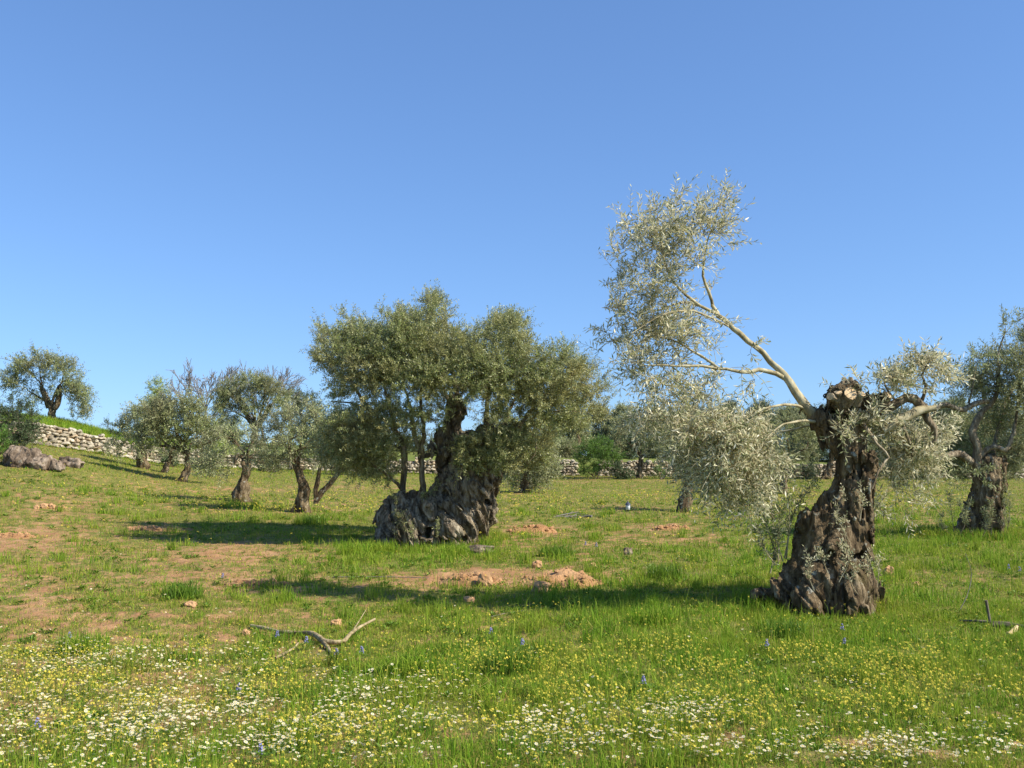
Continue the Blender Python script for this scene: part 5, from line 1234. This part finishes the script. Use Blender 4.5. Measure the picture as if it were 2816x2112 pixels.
gm, dm = MB(), MB()
for (c_, rx, ry, n_, hm, yo, w_) in ((RB, .78, .6, 2600, .24, .25, .006), (MBASE, 1.15, .75, 3600, .26, .35, .008), (EB, .95, .8, 2500, .3, .2, .010)):
    Pq, Hq = ring_grass(c_, rx, ry, n_, hm, yo); blades(gm, Pq, Hq, rng.uniform(.5, 1.3, n_) * w_, rng, .5)
    Pq, Hq = ring_grass(c_, rx, ry, n_ // 3, hm * .9, yo); blades(dm, Pq, Hq, rng.uniform(.5, 1.3, n_ // 3) * w_, rng, .5)
for (n, y0, y1, hmul, wid, pw) in [(420000, 5.0, 13.0, 1.0, .0048, 1.0), (260000, 13.0, 27.0, 1.05, .008, 1.0), (230000, 27.0, 62.0, 1.15, .017, 1.0)]:
    P = scatter(n, y0, y1, pw); c = cover_at(P); td = tuft_density(P)
    keep = rng.uniform(0, 1, n) < np.clip((c - .02) * 1.15, .14, 1) * (.45 + .55 * td)
    P, c, td = P[keep], c[keep], td[keep]
    u, v = project(P)
    dry = rng.uniform(0, 1, len(P)) < np.clip(.66 - .48 * c + .16 * (1 - smooth(u, 300, 1500)) + .10 * smooth(P[:, 1], 15, 30), .10, .85)
    H = (.028 + .065 * np.clip(c, 0, 1.2) * td ** 1.3) * rng.lognormal(0, .45, len(P)) * hmul
    W = wid * rng.uniform(.6, 1.5, len(P))
    fl = rng.uniform(0, 1, len(P)) < .5; lean_ = np.where(fl, 1.5, .5)[:, None]; H = H * np.where(fl, .8, 1.0); W = W * np.where(fl, 1.15, 1)
    blades(gm, P[~dry], H[~dry], W[~dry], rng, lean_[~dry])
    blades(dm, P[dry], H[dry] * .8, W[dry], rng, 1.0 + .4 * lean_[dry])
# taller clumps standing out of the sward
Pc = scatter(900, 5.2, 30, .8); cc_ = cover_at(Pc); Pc = Pc[cc_ > .62]
for c_ in Pc:
    n_ = int(rng.uniform(25, 90)); f_ = 1 + .03 * c_[1]; R_ = rng.uniform(.05, .16) * f_
    a_ = rng.normal(size=(n_, 2)) * R_ * .6; X_ = c_[0] + a_[:, 0]; Y_ = c_[1] + a_[:, 1]
    blades(gm, np.stack([X_, Y_, np.full(n_, c_[2])], -1), rng.uniform(.08, .24, n_) * (.7 + .3 * f_), rng.uniform(.003, .007, n_) * (.55 + .45 * f_ ** 2), rng, .6)
tag(gm.build('grass', GRASS), 'fresh green grass growing all over the meadow', 'grass', kind='stuff')
tag(dm.build('dry_grass', DRYGRASS), 'straw-coloured dry grass mixed into the meadow', 'grass', kind='stuff')

# low broad-leaved weeds in clumps
wm = MB()
P = scatter(26000, 5.0, 34.0, .6); c = cover_at(P)
q = np.stack([P[:, 0], P[:, 1], 0 * P[:, 0]], -1)
keep = (fbm(q * 1.3 + 70, 3) + c * .5 > .50) & (c > .35) & (rng.uniform(0, 1, len(P)) < .5)
P = P[keep]; n = len(P); nl = 9
sz = rng.uniform(.02, .06, n)[:, None, None] * (1 + .03 * P[:, 1])[:, None, None]
az = rng.uniform(0, 6.28, (n, 1)) + np.arange(nl)[None] * 2.4; el = rng.uniform(.15, 1.1, (n, nl))
d = np.stack([np.cos(az) * np.cos(el), np.sin(az) * np.cos(el), np.sin(el)], -1)
sdv = np.stack([-np.sin(az), np.cos(az), 0 * az], -1)
B = P[:, None] + np.array([0, 0, .005]) + d * sz * .1
mid = B + d * sz * .55; tip = B + d * sz * 1.05 - np.array([0, 0, .25]) * sz
V = np.stack([B, mid + sdv * sz * .17, tip, mid - sdv * sz * .17], 2).reshape(-1, 3)
wm.add(V, np.arange(n * nl * 4).reshape(-1, 4))
tag(wm.build('weeds', WEED), 'low broad-leaved weeds between the grass', 'weeds', kind='stuff')
# longer grass on the bank above the wall
bm = MB()
n = 26000; u = rng.uniform(-150, 620, n); dd = rng.uniform(.15, 9, n) ** 1.0; Y = wall_Y(u) + dd
P = np.stack([(u - 1408) / F * Y, Y, terrace_z(u, Y)], -1)
blades(bm, P, rng.uniform(.12, .42, n), rng.uniform(.012, .03, n), rng, .5)
tag(bm.build('bank_grass', GRASS), 'longer grass on the bank above the wall', 'grass', kind='stuff')

# flowers -----------------------------------------------------------------
def stamp(mb, tmplV, faces_by_mat, P, Rs, S):
    """many copies of one small shape: P (n,3), Rs (n,3,3), S (n)"""
    V = np.einsum('nij,kj->nki', Rs, tmplV) * S[:, None, None] + P[:, None]
    n, k = len(P), len(tmplV)
    off = (np.arange(n) * k)[:, None, None]
    base = mb.n
    mb.v.append(V.reshape(-1, 3).astype(np.float32)); mb.n += n * k
    for mid_, fs in faces_by_mat:
        fs = np.asarray(fs)
        mb.l.append((fs[None] + off + base).ravel().astype(np.int32)); mb.s.append(np.full(n * len(fs), fs.shape[1], np.int32)); mb.m.append(np.full(n * len(fs), mid_, np.int32))

def rots(n, tilt):
    a = rng.uniform(0, 6.283, n); b = rng.uniform(0, 6.283, n); t = np.abs(rng.normal(size=n)) * tilt
    ax = np.stack([np.cos(b), np.sin(b), 0 * b], -1)
    K = np.zeros((n, 3, 3)); K[:, 0, 2] = ax[:, 1]; K[:, 2, 0] = -ax[:, 1]; K[:, 1, 2] = -ax[:, 0]; K[:, 2, 1] = ax[:, 0]
    I = np.eye(3)[None]
    R_ = I + np.sin(t)[:, None, None] * K + (1 - np.cos(t))[:, None, None] * (K @ K)
    Z = np.zeros((n, 3, 3)); Z[:, 0, 0] = np.cos(a); Z[:, 0, 1] = -np.sin(a); Z[:, 1, 0] = np.sin(a); Z[:, 1, 1] = np.cos(a); Z[:, 2, 2] = 1
    return R_ @ Z
# daisy head (unit radius), petals raised a little, domed centre
NP_ = 11
dv, petals = [], []
for k in range(NP_):
    a = k / NP_ * 6.2832; w = 2.4 / NP_
    for (r, da, z) in ((.25, -w * .6, 0), (.85, -w, .10), (1.0, 0, .06), (.85, w, .10), (.25, w * .6, 0)):
        dv.append((r * math.cos(a + da), r * math.sin(a + da), z))
    petals.append([k * 5 + j for j in range(5)])
c0 = len(dv); dv += [(.33 * math.cos(k / 7 * 6.2832), .33 * math.sin(k / 7 * 6.2832), .04) for k in range(7)] + [(.2 * math.cos(k / 7 * 6.2832 + .4), .2 * math.sin(k / 7 * 6.2832 + .4), .2) for k in range(7)]
cf = [[c0 + k, c0 + (k + 1) % 7, c0 + 7 + (k + 1) % 7, c0 + 7 + k] for k in range(7)]; ctop = [[c0 + 7 + k for k in range(7)]]
s0 = len(dv); dv += [(.05, 0, 0), (-.05, .03, 0), (-.05, -.03, 0), (.25, .1, -9), (.15, .13, -9), (.15, .07, -9)]
sf = [[s0, s0 + 1, s0 + 4, s0 + 3], [s0 + 1, s0 + 2, s0 + 5, s0 + 4], [s0 + 2, s0, s0 + 3, s0 + 5]]
DV = np.array(dv, float); DF = [(0, petals), (1, cf), (1, ctop), (2, sf)]
# yellow flower: a little spray of four-petalled florets on one stalk
yv, yf, ys = [], [], []
ry = np.random.default_rng(5)
for (ox, oy, oz, s_) in ((0, 0, 0, .62), (.7, .2, -.35, .5), (-.5, .55, -.5, .5), (-.2, -.7, -.25, .52), (.4, -.5, -.9, .42)):
    tl = ry.normal(size=2) * .5
    for k in range(4):
        a = k * math.pi / 2 + ox
        i = len(yv)
        for (r, da) in ((.05, 0), (.75, -.5), (1.0, 0), (.75, .5)):
            xx, yy_ = r * math.cos(a + da) * s_, r * math.sin(a + da) * s_
            yv.append((ox + xx, oy + yy_, oz + xx * tl[0] + yy_ * tl[1] + .2 * r * s_))
        yf.append([i, i + 1, i + 2, i + 3])
    i = len(yv); yv += [(ox, oy, oz), (ox * .9 + .05, oy * .9, oz - .1), (0, 0, -3.0), (.06, .03, -3.0)]; ys.append([i, i + 1, i + 3, i + 2])
i = len(yv); yv += [(-.06, 0, -2.8), (.06, 0, -2.8), (.2, .1, -10), (.08, .1, -10)]; ys.append([i, i + 1, i + 2, i + 3])
YV = np.array(yv, float); YF = [(0, yf), (2, ys)]

def flower_points(n, blobl, base, y0, y1, pw, clus, thr, umin=-250, umax=3066):
    P = scatter(n, y0, y1, pw, umin, umax); u, v = project(P)
    q = np.stack([P[:, 0], P[:, 1], 0 * P[:, 0]], -1)
    nz = fbm(q * clus + blobl[0][0], 3)
    d = (base + blobs(blobl, u, v)) * np.clip(.45 + 1.2 * nz, 0, 1.5)
    return P[rng.uniform(0, 1, n) < np.clip(d * thr, 0, 1)]
W_ = np.concatenate([flower_points(60000, WHITEB, .012, 5.2, 9.5, 1.3, 1.5, .78), flower_points(40000, WHITEB, .012, 9.5, 24, 1.0, 1.5, .42)])
Yl = np.concatenate([flower_points(64000, YELB, .10, 5.2, 9.5, 1.3, 1.2, .50), flower_points(56000, YELB, .10, 9.5, 24, 1.0, 1.2, .36)])
open('/tmp/log.txt','a').write('daisies %d yellow %d\n' % (len(W_), len(Yl))) if False else None
def heads(P, hmin, hmax):
    P = P.copy(); P[:, 2] += rng.uniform(hmin, hmax, len(P)); return P
def individuals(P, V, Fm, mats, S, tilt, name, label, cat, group, keep=300):
    """the nearest ones in view as objects of their own (sharing meshes), the rest as one mass"""
    u, v = project(P)
    inview = (u > 6) & (u < 2810) & (v < 2100)
    order = np.argsort(np.where(inview, P[:, 1], 1e9))[:keep]
    rest = np.setdiff1d(np.arange(len(P)), order)
    protos = []
    for k in range(6):
        mb = MB(); stamp(mb, V, Fm, np.zeros((1, 3)), rots(1, tilt), np.array([1.0]))
        o = mb.build(name, mats); protos.append(o)
    for k, i in enumerate(order):
        o = protos[k] if k < 6 else protos[k % 6].copy()
        if k >= 6: COL.objects.link(o)
        o.location = P[i].tolist(); sc = float(S[i]); o.scale = (sc, sc, sc); o.rotation_euler = (0, 0, float(rng.uniform(0, 6.28)))
        tag(o, label, cat, group)
    return rest
Wh = heads(W_, .05, .17); Sw = rng.uniform(.0078, .0132, len(Wh))
rest = individuals(Wh, DV, DF, [WHITE, YCENTRE, STEM], Sw, .35, 'daisy', 'small white daisy with yellow centre in the nearest flowers', 'daisy', 'white daisies in the nearest flowers')
mb = MB(); stamp(mb, DV, DF, Wh[rest], rots(len(rest), .35), Sw[rest] * (1 + .012 * Wh[rest][:, 1]))
tag(mb.build('daisy_patch', [WHITE, YCENTRE, STEM]), 'mass of white daisies farther back in the meadow', 'daisies', kind='stuff')
Yh = heads(Yl, .07, .20); Sy = rng.uniform(.0065, .0112, len(Yh))
rest = individuals(Yh, YV, YF, [YELLOW, YCENTRE, STEM], Sy, .3, 'yellow_flower', 'small yellow flower spray on a thin stalk in the nearest flowers', 'flower', 'yellow flowers in the nearest flowers')
mb = MB(); stamp(mb, YV, YF, Yh[rest], rots(len(rest), .3), Sy[rest] * (1 + .015 * Yh[rest][:, 1]))
far = flower_points(60000, YELB, .05, 20, 60, 1.0, .5, .55); far = heads(far, .12, .28)
stamp(mb, YV[:-4], [(0, yf)], far, rots(len(far), .5), rng.uniform(.014, .03, len(far)))
tag(mb.build('yellow_flower_patch', [YELLOW, YCENTRE, STEM]), 'mass of yellow flowers farther back in the meadow', 'flowers', kind='stuff')
# blue-violet lupins, each a plant of its own
LUP = [(1350, 1740, 22, 'violet lupin spike nearest the middle of the meadow, left of its twin'), (1437, 1772, 24, 'violet lupin spike right of its twin in the middle of the meadow'), (655, 1905, 22, 'violet lupin among the dense daisies at lower left'),
       (190, 1752, 18, 'lone violet lupin on the dry left side'), (762, 1748, 18, 'violet lupin standing behind the left end of the forked fallen branch'), (842, 1765, 18, 'violet lupin against the bend of the forked fallen branch'), (925, 1800, 18, 'violet lupin just right of the fork of the fallen branch'), (994, 1795, 14, 'violet lupin below the raised tip of the fallen branch'),
       (2317, 1730, 22, 'upper violet lupin of the pair in front of the pollarded trunk'), (2323, 1770, 24, 'lower violet lupin of the pair in front of the pollarded trunk'), (2110, 1775, 22, 'violet lupin in the grass lower left of the pollarded trunk'), (2775, 1560, 16, 'violet lupin near the right border below the edge tree'), (2805, 1568, 18, 'violet lupin touching the right border below the edge tree'),
       (612, 1580, 10, 'tiny violet lupin on the orange soil heap at left'), (1610, 1492, 12, 'left small violet lupin on the soil right of the broad trunk'), (1640, 1496, 12, 'right small violet lupin on the soil right of the broad trunk'), (1770, 1885, 14, 'violet lupin in the tall grass of the lower middle'), (100, 2010, 18, 'violet lupin in the dense flowers at the lower left corner'), (715, 2090, 18, 'violet lupin at the bottom border among daisies')]
for (x, y, w, lb) in LUP:
    b = hit(x, y + 28); s = b[1] / F; h_ = max(.14, (22 + w * .8) * s)
    root = empty('lupin', b, lb, 'lupin', 'violet lupins in the meadow')
    mb = MB(); n = 24; t = rng.uniform(.0, 1, n); a = rng.uniform(0, 6.28, n); rr = (.020 * (1 - .75 * t))
    C = np.stack([np.cos(a) * rr, np.sin(a) * rr, h_ * (.62 + .4 * t)], -1)
    stamp(mb, ICO[0][0] * np.array([1, 1, .8]), [(0, ICO[0][1])], C, rots(n, 1), np.full(n, .0068)); mb.build('flower_spike', VIOLET, root)
    mb = MB(); tube(mb, [(0, 0, -.02), (.003, 0, h_ * .5), (0, 0, h_ * 1.0)], [.004, .003, .002], 5, 0)
    for k in range(9):
        z = h_ * rng.uniform(.15, .6); a0 = rng.uniform(0, 6.28); c_ = np.array([math.cos(a0) * .05, math.sin(a0) * .05, z + .02])
        for j in range(7):
            a = j / 7 * 6.28; d_ = np.array([math.cos(a), math.sin(a), .35]) * .035; sd_ = np.array([-math.sin(a), math.cos(a), 0]) * .006
            mb.add([c_, c_ + d_ * .6 + sd_, c_ + d_, c_ + d_ * .6 - sd_], [[0, 1, 2, 3]])
    mb.build('leaves', WEED, root)
# tall grassy plants and tufts that stand out
TU = [(1400, 1850, 'dark feathery clump of tall grass below the middle of the meadow'), (1130, 1860, 'bright tuft of tall grass right below the fallen branch'), (1530, 1530, 'dark green weed clump above the highest soil heap'), (860, 1440, 'thistle-like clump rising from the shadow left of the broad trunk'),
      (2160, 1760, 'dark tall tuft before the pollarded trunk'), (1830, 1590, 'dark leafy clump right of the highest soil heap'), (500, 1645, 'dark green weed clump on the dry left field'), (230, 1800, 'feathery pale clump in the left daisies'), (1800, 1720, 'tall grass tuft in the shade below the right soil heap'), (1050, 1520, 'lush green clump against the foot of the broad trunk'), (970, 1525, 'second lush clump at the left foot of the broad trunk'), (1250, 1530, 'bright green clump right below the broad trunk')]
for k, (x, y, lb) in enumerate(TU):
    b = hit(x, y); n = 420; mb = MB()
    rr = norm(rng.normal(size=(n, 2))) * rng.uniform(0, 1, (n, 1)) ** .6 * (.13 + .010 * b[1])
    P = np.stack([b[0] + rr[:, 0], b[1] + rr[:, 1], 0 * rr[:, 0]], -1); P[:, 2] = ground_z(P[:, 0], P[:, 1])
    H = rng.uniform(.10, .26, n) * (1 + .01 * b[1]); blades(mb, P, H, rng.uniform(.004, .009, n) * (1 + .03 * b[1]), rng, .5)
    tag(mb.build('grass_tuft', WEED if 'dark' in lb or 'thistle' in lb else GRASS, origin=b), lb, 'grass tuft', 'grass tufts in the meadow')
print('done')
